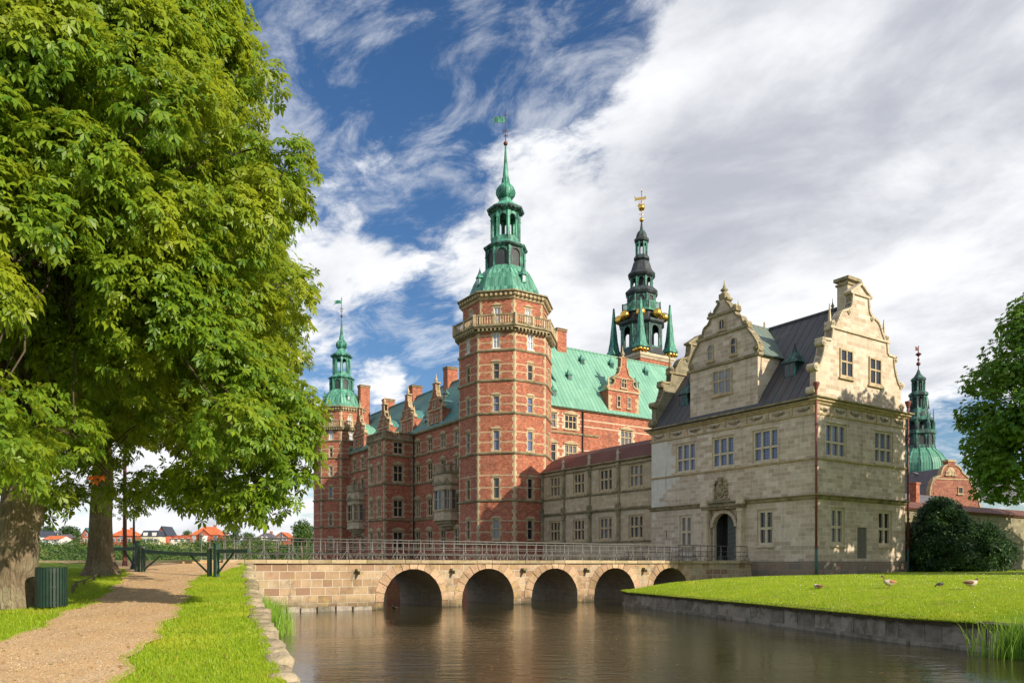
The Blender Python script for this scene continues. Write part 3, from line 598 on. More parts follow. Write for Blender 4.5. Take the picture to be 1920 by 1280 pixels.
def big_tower(fr, label, s, zs, mats, zbase=WATER-.1, winfaces=(3, 4, 5, 6, 7)):
    root = thing('octagon_tower', label, 'tower', (fr.o.x, fr.o.y, zbase), fr.th, 'brick corner towers with copper spires')
    root.location.z = 0
    r = 5.44*s; zz = lambda z: z*zs
    strings = [2.1, 6.86, 12.05, 16.4, 20.0, 23.3]
    win = [(2.6, 4.75, .78), (7.05, 9.35, .72), (12.3, 14.55, .72), (16.55, 18.3, .72), (20.15, 21.9, .72)]
    topw = (23.55, 25.25, .75)
    bands = []
    for a, b in zip(strings, strings[1:]):
        bands += [a+(b-a)*.26, a+(b-a)*.52]
    bands = [zz(b) for b in bands]+[zz(24.1), zz(24.9), zz(.6), zz(-.8)]
    mb = MB()
    for k, (p, d, L) in enumerate(octwalls(r)):
        hs = []
        if k in winfaces:
            for (a, b, w) in win: hs.append((L/2-w*s/2, L/2+w*s/2, zz(a), zz(b), dict(cols=1, rows=2, ped='seg' if False else None, glass='dark_glass' if b < 12 else ('leaded_glass' if b < 19 else 'dark_glass'), mw=.08)))
            hs.append((L/2-topw[2]*s/2, L/2+topw[2]*s/2, zz(topw[0]), zz(topw[1]), dict(cols=2, rows=2, style='white', glass='curtain_glass', mw=.07)))
        f, uc, zc = brickcls(L, hs, bands, q=(.16*s, .30*s), wq=(.08, .24))
        wall(mb, p, d, L, zbase, zz(25.7), hs, f, uc, zc)
        holes_windows(root, p, d, hs)
        if k in winfaces:                                       # small segmental hoods over the windows
            mb.at(p[0], p[1], 0, math.atan2(d[1], d[0]))
            for h in hs[:-1]:
                c = (h[0]+h[1])/2; w = (h[1]-h[0])/2+.22
                mb.prism([(c-w, h[3]+.16), (c+w, h[3]+.16)]+[(c+w*math.cos(math.pi*j/6), h[3]+.162+.26*math.sin(math.pi*j/6)) for j in range(1, 6)], -.08, .05, 1)
            mb.at()
    # drum above the gallery
    r2 = 5.0*s
    for k, (p, d, L) in enumerate(octwalls(r2)):
        hs = [(L/2-.36*s, L/2+.36*s, zz(26.2), zz(28.15), dict(cols=2, rows=2, style='white', glass='curtain_glass', mw=.07))] if k in winfaces else []
        f, uc, zc = brickcls(L, hs, [zz(27.2)], q=(.15, .3), wq=(.08, .24))
        wall(mb, p, d, L, zz(25.8), zz(29.1), hs, f, uc, zc); holes_windows(root, p, d, hs)
        if hs:
            mb.at(p[0], p[1], 0, math.atan2(d[1], d[0])); c = L/2
            mb.prism([(c-.66*s, hs[0][3]+.22), (c+.66*s, hs[0][3]+.22), (c, hs[0][3]+.52)], -.12, .05, 1); mb.at()
    for z in strings: mb.ring(octpts(r), .16, zz(z)-.13, zz(z)+.13, True, 2)
    mb.build('wall', [MT[mats[0]], MT['trim_stone'], MT['mossy_trim']], root)
    c = MB(); P2 = octpts(r2)
    c.ring(P2, .18, zz(29.0), zz(29.25), True, 0); c.ring(P2, .42, zz(29.252), zz(29.62), True, 1); c.ring(P2, .62, zz(29.622), zz(29.85), True, 1, top=.25)
    for (p, d, L) in octwalls(r2):
        c.at(p[0], p[1], 0, math.atan2(d[1], d[0]))
        for j in range(7): u = L*(j+.5)/7; c.box(u-.11, u+.11, -.50, .02, zz(29.30), zz(29.6), 0)
    c.at(); c.build('cornice', [MT['trim_stone'], MT['mossy_trim']], root)
    # stone gallery on brackets
    rb = 6.05*s
    b = MB(); b.ring(octpts(r), .22, zz(25.25), zz(25.5), True, 1); b.slab(octpts(rb-.05), zz(25.62), zz(25.80), 0); b.slab(octpts(rb+.12), zz(25.802), zz(25.95), 1)
    for (p, d, L) in octwalls(r):
        b.at(p[0], p[1], 0, math.atan2(d[1], d[0]))
        for j in range(9): u = L*(j+.5)/9; b.prism([(u-.1, zz(25.35)), (u+.1, zz(25.35)), (u+.1, zz(25.62)), (u-.1, zz(25.62))], -.52, .05, 1)
    b.at(); b.build('gallery_floor', [MT['trim_stone'], MT['mossy_trim']], root)
    b = MB(); zl, zh = zz(25.95), zz(27.1)
    for (p, d, L) in octwalls(rb):
        b.at(p[0], p[1], 0, math.atan2(d[1], d[0]))
        b.box(-.14, .14, -.10, .18, zl, zh+.06, 0); b.box(L/2-.14, L/2+.14, -.06, .16, zl, zh, 0)
        b.box(.13, L-.13, -.05, .15, zh-.16, zh-.002, 1); b.box(.13, L-.13, -.04, .14, zl, zl+.12, 1)
        for j in range(15):
            u = .28+(L-.56)*j/14
            if abs(u-L/2) < .16: continue
            b.lathe([(.045, zl+.12), (.085, zl+.35), (.05, zl+.62), (.075, zh-.28), (.05, zh-.15)], 5, 0, u, .05, 0, True, False)
    b.at(); b.build('balustrade', [MT['trim_stone'], MT['mossy_trim']], root)
    bell_spire(root, s*1.0, zz, (MT[mats[1]], MT[mats[2]]))
    return root
big_tower(TC, 'big octagonal brick tower with stone gallery and onion spire at the castle centre', 1.0, 1.0, ('red_brick', 'bright_patina', 'dark_patina'))
FT = Fr(*TC.w(.2, 52.2))
big_tower(FT, 'smaller octagonal brick tower with bright green lantern beside the chestnut leaves', .86, .875, ('red_brick', 'bright_patina', 'bright_patina'), winfaces=(4, 5, 6))

# ---------------------------------------------------------------- brick dormers with curved gables
def gable_outline(w, z0, h, body):
    """half outline: body height, then scroll, shoulder, scroll, stalk"""
    hw = w/2
    pts = [(hw, z0), (hw, z0+body), (hw*1.06, z0+body+.02)]
    a = h-body
    pts += spline([(hw*1.06, z0+body+.05), (hw*.98, z0+body+a*.10), (hw*.70, z0+body+a*.17), (hw*.60, z0+body+a*.30)], 4)
    pts += spline([(hw*.74, z0+body+a*.32), (hw*.66, z0+body+a*.40), (hw*.38, z0+body+a*.50), (hw*.27, z0+body+a*.66)], 4)
    pts += [(hw*.30, z0+body+a*.68), (hw*.22, z0+body+a*.70), (hw*.20, z0+body+a*.97), (hw*.30, z0+body+a*.975), (hw*.30, z0+body+a)]
    return pts
DORMERS = {}
def dormer(parent, x, y, z, rz, w=4.2, h=6.6, body=2.5, depth=3.4, roofm='green_copper_roof', spike=1.4, brick='red_brick'):
    key = (w, h, body, depth, roofm)
    if key in DORMERS: 
        o = DORMERS[key].copy(); COL.objects.link(o); o.parent = parent; o.location = (x, y, z); o.rotation_euler = (0, 0, rz)
        for ch in DORMERS[key].children: c = ch.copy(); COL.objects.link(c); c.parent = o
        return o
    m = MB(); half = gable_outline(w, 0, h, body); out = mirror(half)
    out = [p for p in out]
    m.prism([(-x_, z_) for x_, z_ in out][::-1] if False else out, 0, .45, 0)
    m.box(-w/2+.02, w/2-.02, .451, depth, -2.5, body-.02, 0)
    cp = [p for p in half if p[1] > body-.01]
    coping(m, [(-a, b) for a, b in reversed(cp)][::-1][::-1] if False else cp, -.10, .55, .14, 1)
    coping(m, [(-a, b) for a, b in reversed(cp)], -.10, .55, .14, 1)
    m.box(-w/2-.1, w/2+.1, -.13, .02, body-.14, body+.08, 1); m.box(-w/2*.64, w/2*.64, -.11, .02, body+(h-body)*.36, body+(h-body)*.36+.13, 1)
    m.box(-w/2-.03, w/2+.03, -.10, .02, .02, .2, 1)
    for sx in (-1, 1):
        for k in range(5): m.box(sx*(w/2-(.2 if k % 2 else .32))-(.2 if k % 2 else .32)+.02, sx*(w/2-(.2 if k % 2 else .32))+(.2 if k % 2 else .32)-.02, -.025, .02, .25+k*.42, .25+k*.42+.4, 1)
        volute(m, sx*w*.50, body+.22, .26, -.06, .5, 1); obelisk(m, sx*w*.47, .2, body+.45, 1.25, .17, 1); volute(m, sx*w*.33, body+(h-body)*.36, .18, -.06, .5, 1)
    finial(m, 0, .2, h, spike, .28, 1)
    o = m.build('dormer', [MT[brick], MT['trim_stone']], parent, (x, y, z), rz)
    for sx in (-1, 1): window(o, (sx*w*.17, 0, body*.30), 0, .62, body*.48, 1, 2, proud=True, mw=.09)
    window(o, (0, 0, body+(h-body)*.09), 0, .95, (h-body)*.30, 2, 2, proud=True, arch=True, mw=.08, glass='dark_glass')
    r = MB()
    zr = body+(h-body)*.42; hw = w/2*.96
    for sx in (-1, 1):
        prev = None
        for (a, b) in ((1.06, body-.08), (.86, body+.45), (.55, body+(zr-body)*.62), (.0, zr)):
            if prev: r.face([(sx*prev[0]*hw, .46, prev[1]), (sx*prev[0]*hw, depth+2.4, prev[1]), (sx*a*hw, depth+2.4, b), (sx*a*hw, .46, b)][::sx], 0)
            prev = (a, b)
    r.build('dormer_roof', MT[roofm], o)
    DORMERS[key] = o; return o

# ---------------------------------------------------------------- shaded wing of the palace running away to the left
pal = thing('palace_wing', 'long shaded brick castle wing with gabled dormers and stone oriels left of big tower', 'castle wing', TC.loc(), TH)
EA = 18.2
bandsA = [1.2, 3.0, 4.0, 7.2, 8.3, 12.2, 13.3, 15.6, 16.7]
segs = []      # (p0, d, L, holes)
def rows(cs, w, zz, **k): return [(c-w/2, c+w/2, a, b, dict(k, ped=p)) for c in cs for (a, b, p) in zz]
RZ = [(2.0, 4.4, 'seg'), (6.45, 8.85, 'seg'), (11.35, 13.7, 'tri'), (15.25, 17.0, 'tri')]
def yA(px): return TC.hit(px, 900, 'x', 0)[1]
# main plane x=0 near part: y 24 -> 4 (d = -y)
L1 = 20.0; h1 = rows([24-yA(p) for p in (783.5, 806, 831)]+[24-11.4, 24-8.2], 1.45, RZ, cols=2, rows=2)
segs.append(((0, 24), (0, -1), L1, h1))
# pavilion: side y=24 facing -y and front x=-4.5
segs.append(((-4.5, 24), (1, 0), 4.5, rows([2.15], 1.5, RZ, cols=2, rows=2)))
segs.append(((-4.5, 29.6), (0, -1), 5.6, rows([1.3, 3.9], 1.25, RZ, cols=2, rows=2)))
segs.append(((0, 48), (0, -1), 18.4, rows([2.2, 5.6, 9.0, 12.4, 16], 1.45, RZ, cols=2, rows=2)))
mb = MB()
for p0, d, L, hs in segs:
    f, uc, zc = brickcls(L, hs, bandsA, quoins=(L < 6), q=(.2, .4), wq=(.1, .28), bh=.1); wall(mb, p0, d, L, WATER-.1, EA, hs, f, uc, zc)
    holes_windows(pal, p0, d, hs)
mb.face([(0, 29.6, WATER), (-4.5, 29.6, WATER), (-4.5, 29.6, EA), (0, 29.6, EA)], 0)
path = [(0, 54), (0, 29.6), (-4.5, 29.6), (-4.5, 24), (0, 24), (0, 3)]
for z, o in ((6.05, .16), (11.05, .16), (15.0, .16), (1.0, .12)): mb.ring(path, o, z-.13, z+.13, False, 2)
mb.box(.6, 12, 3, 54, WATER-.1, EA-.02, 0)
mb.build('wall', [MT['red_brick'], MT['trim_stone'], MT['mossy_trim']], pal)
m = MB(); m.ring([(0, 54), (0, 29.6)], .38, EA-.25, EA+.08, False); m.ring([(0, 24), (0, 3)], .38, EA-.25, EA+.08, False); m.ring([(0, 29.6), (-4.5, 29.6), (-4.5, 24), (0, 24)], .25, 17.1, 17.4, False); m.build('cornice', MT['mossy_trim'], pal)
m = MB(); RA = 26.2
for sgn, xx in ((1, -.35), (-1, 12.35)):
    z_e = EA+.02
    a, b, c, d_ = (xx, 54, z_e), (xx, 2, z_e), (6, 2, RA), (6, 54, RA)
    roofplane(m, a, b, c, d_) if sgn == 1 else roofplane(m, b, a, d_, c)
m.box(5.85, 6.15, 2, 54, RA-.1, RA+.1)
m.build('roof', MT['teal_copper_roof'], pal)
for yy in (17.7, 26.3, 34.5): dormer(pal, .1, yy, EA, -math.pi/2, 4.2, 6.1, 2.5, 3.6, 'teal_copper_roof')
dormer(pal, .1, 44.3, EA, -math.pi/2, 4.6, 7.2, 2.7, 3.6, 'green_copper_roof')
for x_, y_, a, b in ((6, 24, 25, 28.5), (6, 35.4, 25, 28.0), (6, 45.7, 25, 27.7), (3.2, 49.6, 22, 30.4)): chimney(pal, x_, y_, a, b, 1.7, 1.3)
for y_, zf in ((12.5, .22), (22, .18), (21.5, .62), (30.3, .5), (15, .66), (39.3, .3)): roof_vent(pal, -.35+6.35*zf, y_, EA+(RA-EA)*zf+.2, -math.pi/2, .9, 'dark_patina')
# parapet of the pavilion
b = MB()
for p0, d, L in (((-4.5, 24), (1, 0), 4.4), ((-4.5, 29.6), (0, -1), 5.6)):
    b.at(p0[0], p0[1], 0, math.atan2(d[1], d[0])); b.box(-.0, L, -.15, .15, 17.42, 17.55, 0); b.box(-.01, L, -.16, .16, 18.2, 18.36, 0)
    for k in range(int(L/.24)): b.box(.1+k*.24, .2+k*.24, -.05, .05, 17.551, 18.199, 0)
    for u in (0, L/2, L): b.box(u-.17, u+.17, -.2, .2, 17.421, 18.45, 0)
b.at(); b.slab([(-4.4, 24.1), (0, 24.1), (0, 29.5), (-4.4, 29.5)], 17.0, 17.2, 0); b.build('balustrade', MT['mossy_trim'], pal)
for y_ in (24.25, 9.2): m = MB(); m.tube([(-.14, y_-.6, WATER), (-.14, y_-.6, EA-.2)], .11, 6); m.build('drainpipe', MT['lamp_black'], pal)
def oriel(parent, y, w):
    root = None; m = MB()
    P = [(0, y+w/2), (-.9, y+w/2-.15), (-1.5, y+w/2-1.0), (-1.5, y-w/2+1.0), (-.9, y-w/2+.15), (0, y-w/2)]
    def lay(sc, z0, z1, mm): 
        q = [(x*sc, y+(yy-y)*(.5+.5*sc) if sc < 1 else y+(yy-y)*sc) for x, yy in P]; m.slab(q, z0, z1, mm)
    lay(.25, 4.4, 4.8, 1); lay(.55, 4.8, 5.1, 0); lay(.85, 5.1, 5.5, 1); lay(1.05, 5.5, 5.75, 0); lay(1.0, 5.75, 6.7, 0); lay(1.08, 6.7, 6.85, 1); lay(1.0, 9.5, 10.1, 0); lay(1.12, 10.1, 10.3, 1); lay(1.0, 10.3, 11.5, 0); lay(1.1, 11.5, 11.7, 1)
    for (a, b) in zip(P, P[1:]):
        L = math.hypot(b[0]-a[0], b[1]-a[1]); m.at(a[0], a[1], 0, math.atan2(b[1]-a[1], b[0]-a[0]))
        m.box(-.13, .13, -.05, .2, 6.851, 9.499, 0); m.box(-.17, .17, -.12, .2, 9.2, 9.499, 1); m.box(-.12, .12, -.05, .15, 11.7, 12.75, 1)
        m.box(.1, L-.1, 0, .1, 12.55, 12.7, 1); m.box(.1, L-.1, .0, .1, 11.701, 11.8, 1)
        for k in range(max(int(L/.22), 1)): m.box(.08+k*.22, .16+k*.22, .02, .09, 11.8, 12.55, 0)
        if L > 1: m.prism([(.1, 10.32), (L-.1, 10.32), (L/2, 10.85)], -.22, .02, 1)
    m.at(); root = m.build('oriel', [MT['gallery_stone'], MT['mossy_trim']], parent)
    for (a, b) in zip(P, P[1:]):
        L = math.hypot(b[0]-a[0], b[1]-a[1]); d = ((b[0]-a[0])/L, (b[1]-a[1])/L); c = ((a[0]+b[0])/2, (a[1]+b[1])/2)
        window(root, (c[0], c[1], 6.86), math.atan2(d[1], d[0]), L-.24, 2.6, 2 if L > 1 else 1, 2, depth=.14, mw=.08)
oriel(pal, 13.6, 4.6); oriel(pal, 44.0, 4.6)

# ---------------------------------------------------------------- sunlit wing with the green roof, behind the gallery
pb = thing('palace_wing', 'sunlit brick castle wing under broad pale green roof between big tower and gatehouse', 'castle wing', TC.loc(), TH)
EB = 19.0; RB = 28.4; LB = 46
xs = [TC.hit(p, 800, 'y', 0)[0] for p in (1036, 1070.5, 1174.8)]
hs = [(xs[0]-1.0, xs[0]+.6, 16.4, 18.15, dict(cols=2, rows=2, ped='tri'))]+[(xs[1]-.95, xs[1]+.95, 16.4, 18.15, dict(cols=3, rows=2, ped='tri'))]+[(xs[0]-1.0, xs[0]+.6, 12.3, 14.5, dict(cols=2, rows=2, ped='tri')), (xs[1]-.95, xs[1]+.95, 12.3, 14.5, dict(cols=3, rows=2, ped='tri'))]
hs += [(xs[2]-1.0, xs[2]+1.0, 15.1, 17.1, dict(cols=3, rows=2, ped='tri'))]+[(c-1, c+1, 15.1, 17.1, dict(cols=3, rows=2, ped='tri')) for c in (xs[2]+7.5, xs[2]+15)]
xs2 = [TC.hit(p, 800, 'y', 0)[0] for p in (1090, 1120)]
mb = MB(); f, uc, zc = brickcls(LB-3, [(h[0]-3, h[1]-3)+h[2:] for h in hs], [12.9, 13.9, 16.9, 17.7], quoins=False)
def fB(u, z, f=f):
    return f(u, z)
wall(mb, (3, 0), (1, 0), LB-3, WATER, EB, [(h[0]-3, h[1]-3)+h[2:] for h in hs], fB, uc, zc)
holes_windows(pb, (3, 0), (1, 0), [(h[0]-3, h[1]-3)+h[2:] for h in hs])
mb.ring([(3, 0), (xs2[1]+.2, 0)], .16, 15.75, 16.0, False, 2); mb.ring([(3, 0), (LB, 0)], .16, 10.9, 11.15, False, 2)
mb.box(3, LB, .6, 12, WATER, EB-.02, 0); mb.build('wall', [MT['red_brick'], MT['light_trim'], MT['mossy_trim']], pb)
m = MB(); m.ring([(3, 0), (LB, 0)], .32, EB-.22, EB+.06, False); m.build('cornice', MT['mossy_trim'], pb)
m = MB(); roofplane(m, (2, -.4, EB-.05), (LB, -.4, EB-.05), (LB, 6, RB), (2, 6, RB)); roofplane(m, (LB, 12.4, EB-.05), (2, 12.4, EB-.05), (2, 6, RB), (LB, 6, RB)); m.box(2, LB, 5.88, 6.12, RB-.08, RB+.1)
m.face([(LB-.01, 0, EB), (LB-.01, 12, EB), (LB-.01, 6, RB-.1)]); m.build('roof', MT['green_copper_roof'], pb)
xd = (TC.hit(1140, 770, 'y', 0)[0]+TC.hit(1197, 770, 'y', 0)[0])/2
dormer(pb, xd, -.05, EB+.02, 0, 5.2, 7.4, 3.1, 4.2, 'green_copper_roof', 1.6)
nB = (0, -(RB-EB), 6.4); nB = (0, nB[1], nB[2])
for px_, py_ in ((1092, 683), (1068, 712), (1039, 742), (1147, 690), (1212, 704), (1194, 726)):
    x_, y_, z_ = TC.on(px_, py_, (0, -.4, EB-.05), (0, -(RB-EB), 6.4)); roof_vent(pb, x_, y_, z_+.1, 0, .85)
chimney(pb, 12.3, 6, 26.5, 30.6, 1.5, 1.2)
m = MB(); xp = TC.hit(1092, 800, 'y', 0)[0]; m.tube([(xp, -.14, 8), (xp, -.14, EB-.2)], .1, 6); m.build('drainpipe', MT['lamp_black'], pb)

# ---------------------------------------------------------------- chapel spire with the gilded balls
CHD = 140.3; chx = (1203-CX)/F*CHD
SROOF = {}
ch = thing('chapel_spire', 'tall dark tiered spire ringed with gilded balls behind the pale green roof', 'spire', (chx, CHD, 0), TH)
g, dk, bk = MT['bright_patina'], MT['dark_patina'], MT['black_copper']
mb = MB(); S = 3.75
for d, p in (((1, 0), (-S, -S)), ((0, 1), (S, -S)), ((-1, 0), (S, S)), ((0, -1), (-S, S))): wall(mb, p, d, 2*S, 24, 36.5, (), None)
for d, p in (((1, 0), (-S, -S)), ((0, -1), (-S, S))):
    mb.at(p[0], p[1], 0, math.atan2(d[1], d[0]))
    for k in range(8):
        c = .35+k*(2*S-.7)/7.0
        mb.prism([(c-.36, 35.2), (c+.36, 35.2)]+[(c+.36*math.cos(math.pi*j/6), 35.2+.36*math.sin(math.pi*j/6)) for j in range(1, 6)], -.14, .02, 0); mb.box(c-.10, c+.10, -.17, -.142, 34.8, 35.15, 1)
    mb.at()
mb.build('wall', [MT['red_brick'], MT['trim_stone']], ch)
sq = [(-S, -S), (S, -S), (S, S), (-S, S)]
m = MB(); m.ring(sq, .2, 35.9, 36.2); m.ring(sq, .45, 36.202, 36.75); m.slab([(x*1.1, y*1.1) for x, y in sq], 36.76, 36.95); m.build('corbel_table', MT['light_trim'], ch)
m = MB(); ph = R(22.5)
m = MB(); m.lathe([(4.6, 36.95), (4.0, 37.9), (4.0, 38.3)], 8, ph, m=1); m.build('stage_roof', [g, bk], ch)
m = MB(); m.lathe([(3.3, 43.0), (4.05, 42.6), (4.35, 42.9), (4.35, 43.25), (3.5, 43.6), (3.2, 44.7), (3.4, 44.9)], 8, ph, m=1); m.build('stage_roof', [g, bk], ch)
m = MB(); m.slab([(x, y) for x, y in octpts(3.65)], 44.9, 45.2, 0); m.build('stage_roof', [g, bk], ch)
m = MB(); m.lathe([(2.5, 48.0), (2.9, 48.3), (3.1, 48.7), (2.95, 48.95), (2.35, 49.5), (2.3, 49.6)], 8, ph, m=1); m.build('stage_roof', [g, bk], ch)
m = MB(); m.lathe([(2.0, 51.3), (2.45, 51.7), (2.62, 52.0), (2.5, 52.2), (2.05, 52.7), (1.75, 53.6), (1.55, 54.3), (1.1, 54.6), (1.5, 54.9), (1.5, 55.1), (1.15, 55.6)], 8, ph, m=1); m.build('stage_roof', [g, bk], ch)
m = MB(); m.lathe([(1.0, 57.9), (1.35, 58.2), (1.42, 58.5), (1.1, 58.8), (1.0, 59.3), (.75, 59.9), (.35, 60.3), (.22, 61), (.12, 62.0)], 8, ph, m=1); m.build('stage_roof', [g, bk], ch)

for nm, z0, z1, r, op in (('belfry', 38.2, 42.75, 3.85, True), ('clock_stage', 45.1, 48.2, 2.65, False), ('arcade_stage', 49.5, 51.5, 2.05, True), ('top_lantern', 55.5, 58.0, 1.05, True)):
    lantern(ch, z0, z1, r, [dk, g, bk], op, nm, .22)
    q = MB(); q.lathe([(r*.62, z0), (r*.62, z1)], 8, ph); q.build('core', bk, ch) if not nm == 'top_lantern' else None
m = MB()
for (p, d, L) in octwalls(3.6):
    m.at(p[0], p[1], 0, math.atan2(d[1], d[0])); m.box(-.1, .1, -.1, .1, 45.2, 46.65, 1); m.box(0, L, -.06, .06, 46.35, 46.5, 0); m.box(0, L, -.05, .05, 45.25, 45.35, 0)
    for k in range(9): m.box(.12+k*L/9.5, .24+k*L/9.5, -.04, .04, 45.35, 46.35, 0)
m.at(); m.build('balustrade', [g, dk], ch)
ballm = MB(); ballm.ball((0, 0, 0), .88, 16); gb = None
for k in range(8):
    a = R(45)*k+R(22.5)*0; loc = (4.0*math.cos(a), 4.0*math.sin(a), 44.2)
    gb = ballm.build('gilded_ball', MT['gilding'], ch, loc) if gb is None else share(gb, ch, loc)
sp = None
for sx, sy in ((-1, -1), (1, -1), (1, 1), (-1, 1)):
    loc = (sx*(S-.2), sy*(S-.2), 0)
    if sp is None:
        m = MB(); m.lathe([(1.5, 37.75), (1.45, 37.95), (1.05, 38.6), (.75, 40.2), (.42, 43.4), (.16, 46.3), (.1, 46.45)], 4, R(45)); m.box(-.9, .9, -.9, .9, 37.6, 37.76)
        sp = m.build('spirelet', MT['bright_patina'], ch, loc); q = MB()
        for a, b in ((-.75, -.75), (0, -.85), (.75, -.75), (-.85, 0), (.85, 0), (-.75, .75), (0, .85), (.75, .75)): q.ball((a, b, 37.3), .38, 10)
        q.build('ball_feet', MT['gilding'], sp)
    else: share(sp, ch, loc)
m = MB(); m.ball((0, 0, 62.2), .42, 12); m.ball((0, 0, 64.4), .62, 12); m.tube([(0, 0, 60.3), (0, 0, 67.6)], .07, 6); m.ball((0, 0, 67.4), .16, 8)
for z, w in ((63.2, .5), (65.4, .45)): m.tube([(-w, 0, z), (w, 0, z)], .04, 4); m.tube([(0, -w, z), (0, w, z)], .04, 4)
m.prism([(-.1, 65.8), (-.1, 66.3), (-1.0, 66.15), (-1.35, 66.5), (-1.2, 65.9), (-1.3, 65.6), (-.7, 65.75)][::-1], -.03, .03); m.prism([(.1, 65.9), (.5, 65.8), (.85, 66.1), (.75, 66.6), (.45, 66.35), (.1, 66.3)], -.03, .03)
m.prism([(-.8, 64.7), (-.3, 64.6), (.4, 64.75), (.6, 65.1), (.1, 65.0), (-.5, 65.2)], -.03, .03)
m.build('gilded_vane', MT['gilding'], ch, (0, 0, 0), -TH)

# ---------------------------------------------------------------- far spire on the right, over a green bulb
D3 = 130.0; m3 = D3/F; x3 = (1722-CX)/F*D3
rs = thing('copper_spire', 'distant slender dark copper spire rising from a ribbed green bulb right of the gatehouse', 'spire', (x3, D3, 0), TH)
zy = lambda y: (HY-y)*m3
m = MB(); P = [(47, 903), (49, 896), (50, 884), (49, 872), (45, 862), (38, 852), (31, 846), (29, 843)]
m.lathe([(a*m3, zy(b)) for a, b in P], 16, R(11.25))
for k in range(16):
    a = R(22.5)*k+R(11.25); m.tube([(p[0]*m3*1.005*math.cos(a), p[0]*m3*1.005*math.sin(a), zy(p[1])) for p in P], .09, 4)
m.build('bulb', MT['dome_copper'], rs)
m = MB()
for P in ([(29, 845), (29, 838), (27, 836)], [(27, 817), (30, 815), (30, 810), (27, 808)], [(22, 793), (26, 790), (26, 787), (20, 783), (17, 772), (15, 766)], [(13, 745), (17, 742), (17, 738), (12, 734)], [(11, 716), (13, 713), (13, 710), (8, 706), (4, 700), (1.5, 693)]):
    m = MB(); m.lathe([(a*m3, zy(b)) for a, b in P], 8, R(22.5)); m.build('stage_roof', MT['dark_patina'], rs)
for nm, y0, y1, r in (('drum', 838, 815, 27), ('gallery_stage', 810, 791, 21.5), ('middle_stage', 768, 743, 14), ('top_lantern', 737, 714, 10.5)):
    lantern(rs, zy(y0), zy(y1), r*m3, [MT['dark_patina'], MT['dark_patina'], bk], nm != 'drum', nm, .25)
    q = MB(); q.lathe([(r*m3*.6, zy(y0)), (r*m3*.6, zy(y1))], 8); q.build('core', bk, rs)
m = MB()
m = MB(); m.lathe([(24*m3, zy(811)), (25.6*m3, zy(809.5)), (25.6*m3, zy(807.5)), (20*m3, zy(807))], 8, R(22.5))
for k in range(8):
    a = R(45)*k+R(22.5); m.lathe([(.28, zy(808)), (.3, zy(795)), (.12, zy(790)), (.02, zy(768))], 6, 0, 25*m3*math.cos(a), 25*m3*math.sin(a))
    m.lathe([(.16, zy(768)), (.1, zy(762)), (.02, zy(748))], 5, 0, 17*m3*math.cos(a), 17*m3*math.sin(a))
m.build('pinnacles', MT['dark_patina'], rs)
m = MB(); m.tube([(0, 0, zy(695)), (0, 0, zy(648))], .07, 5); m.ball((0, 0, zy(682)), .35, 10); m.ball((0, 0, zy(674)), .22, 8); m.lathe([(.02, zy(669)), (.5, zy(664)), (.05, zy(660))], 8); m.prism([(-.05, zy(658)), (-.05, zy(652)), (-1.0, zy(651)), (-.8, zy(655)), (-1.0, zy(658))][::-1], -.03, .03)
m.build('ball_and_rod', MT['iron_red'], rs)
m = MB(); S3 = 50*m3
m.box(-S3, S3, -S3, S3, -1, zy(905)); m.build('wall', MT['house_brick'], rs)
# scaffold with the blue sheeting at the foot of the bulb
sc = thing('scaffold', 'steel scaffold wrapped with a strip of blue sheeting below the green bulb', 'scaffold', (x3+1.0, D3-7.5, 0), 0)
mm = (D3-7.5)/F; zq = lambda y: (HY-y)*mm
m = MB(); m.box(-3.0, 2.4, -.05, 2, zq(911), zq(901)); m.build('sheeting', MT['tarp_blue'], sc)
m = MB()
for x in (-2.8, -1.1, .6, 2.3):
    for y in (-.2, 2.1): m.tube([(x, y, -1), (x, y, zq(898))], .05, 5)
for y in (918, 930, 944): m.tube([(-2.9, -.2, zq(y)), (2.4, -.2, zq(y))], .045, 5)
m.tube([(-2.8, -.2, zq(944)), (.6, -.2, zq(914))], .04, 5); m.build('poles', MT['scaffold_steel'], sc)
m = MB(); m.box(-3, 2.4, -.15, 2, zq(932), zq(930.8)); m.build('deck_board', MT['scaffold_wood'], sc)
# ---------------------------------------------------------------- stone gatehouse
gh = thing('gatehouse', 'sandstone gatehouse with scrolled gables and arched doorway at the end of the bridge', 'gatehouse', GC.loc(), TH)
GW, GL, GE = 11.8, 17.0, 11.85; GZ = -1.6
def bG(px): return GC.hit(px, 900, 'x', 0)[1]
def aG(px): return GC.hit(px, 900, 'y', 0)[0]
# left (door) face, u runs from b=17 towards the corner
uL = lambda px: GL-bG(px)
kw3 = dict(cols=3, rows=2, style='pale', glass='leaded_glass', depth=.24, tr=.56, mw=.16); kw2 = dict(cols=2, rows=2, style='pale', glass='dark_glass', depth=.24, tr=.52, mw=.2)
hL = [(uL(a), uL(b), 7.85, 10.4, kw3) for a, b in ((1267, 1304.5), (1334.5, 1377), (1411, 1460))]
hL += [(uL(a), uL(b), 1.35, 4.15, kw2) for a, b in ((1274, 1298), (1419.5, 1451))]
ud0, ud1 = uL(1337), uL(1381.5)
udc = (ud0+ud1)/2; rD = (ud1-ud0)/2
hLd = hL+[(ud0, ud1, .22, 4.35)]
sl0 = uL(1248.5); hLd.append((sl0, sl0+.14, 2.2, 2.95))
def clL(u, z):
    if z > 11.0: return 0
    e = u+.5*math.sin(z*1.9)+.45*math.sin(z*5.3)
    if z > 7.65: return 2 if e < 2.6 else 0
    if z > 4.75: return 2 if u < 1.0+.9*(int(z/.36) % 3)*.5+(1.5 if z > 6.6 else 0) else 0
    return 0
mb = MB()
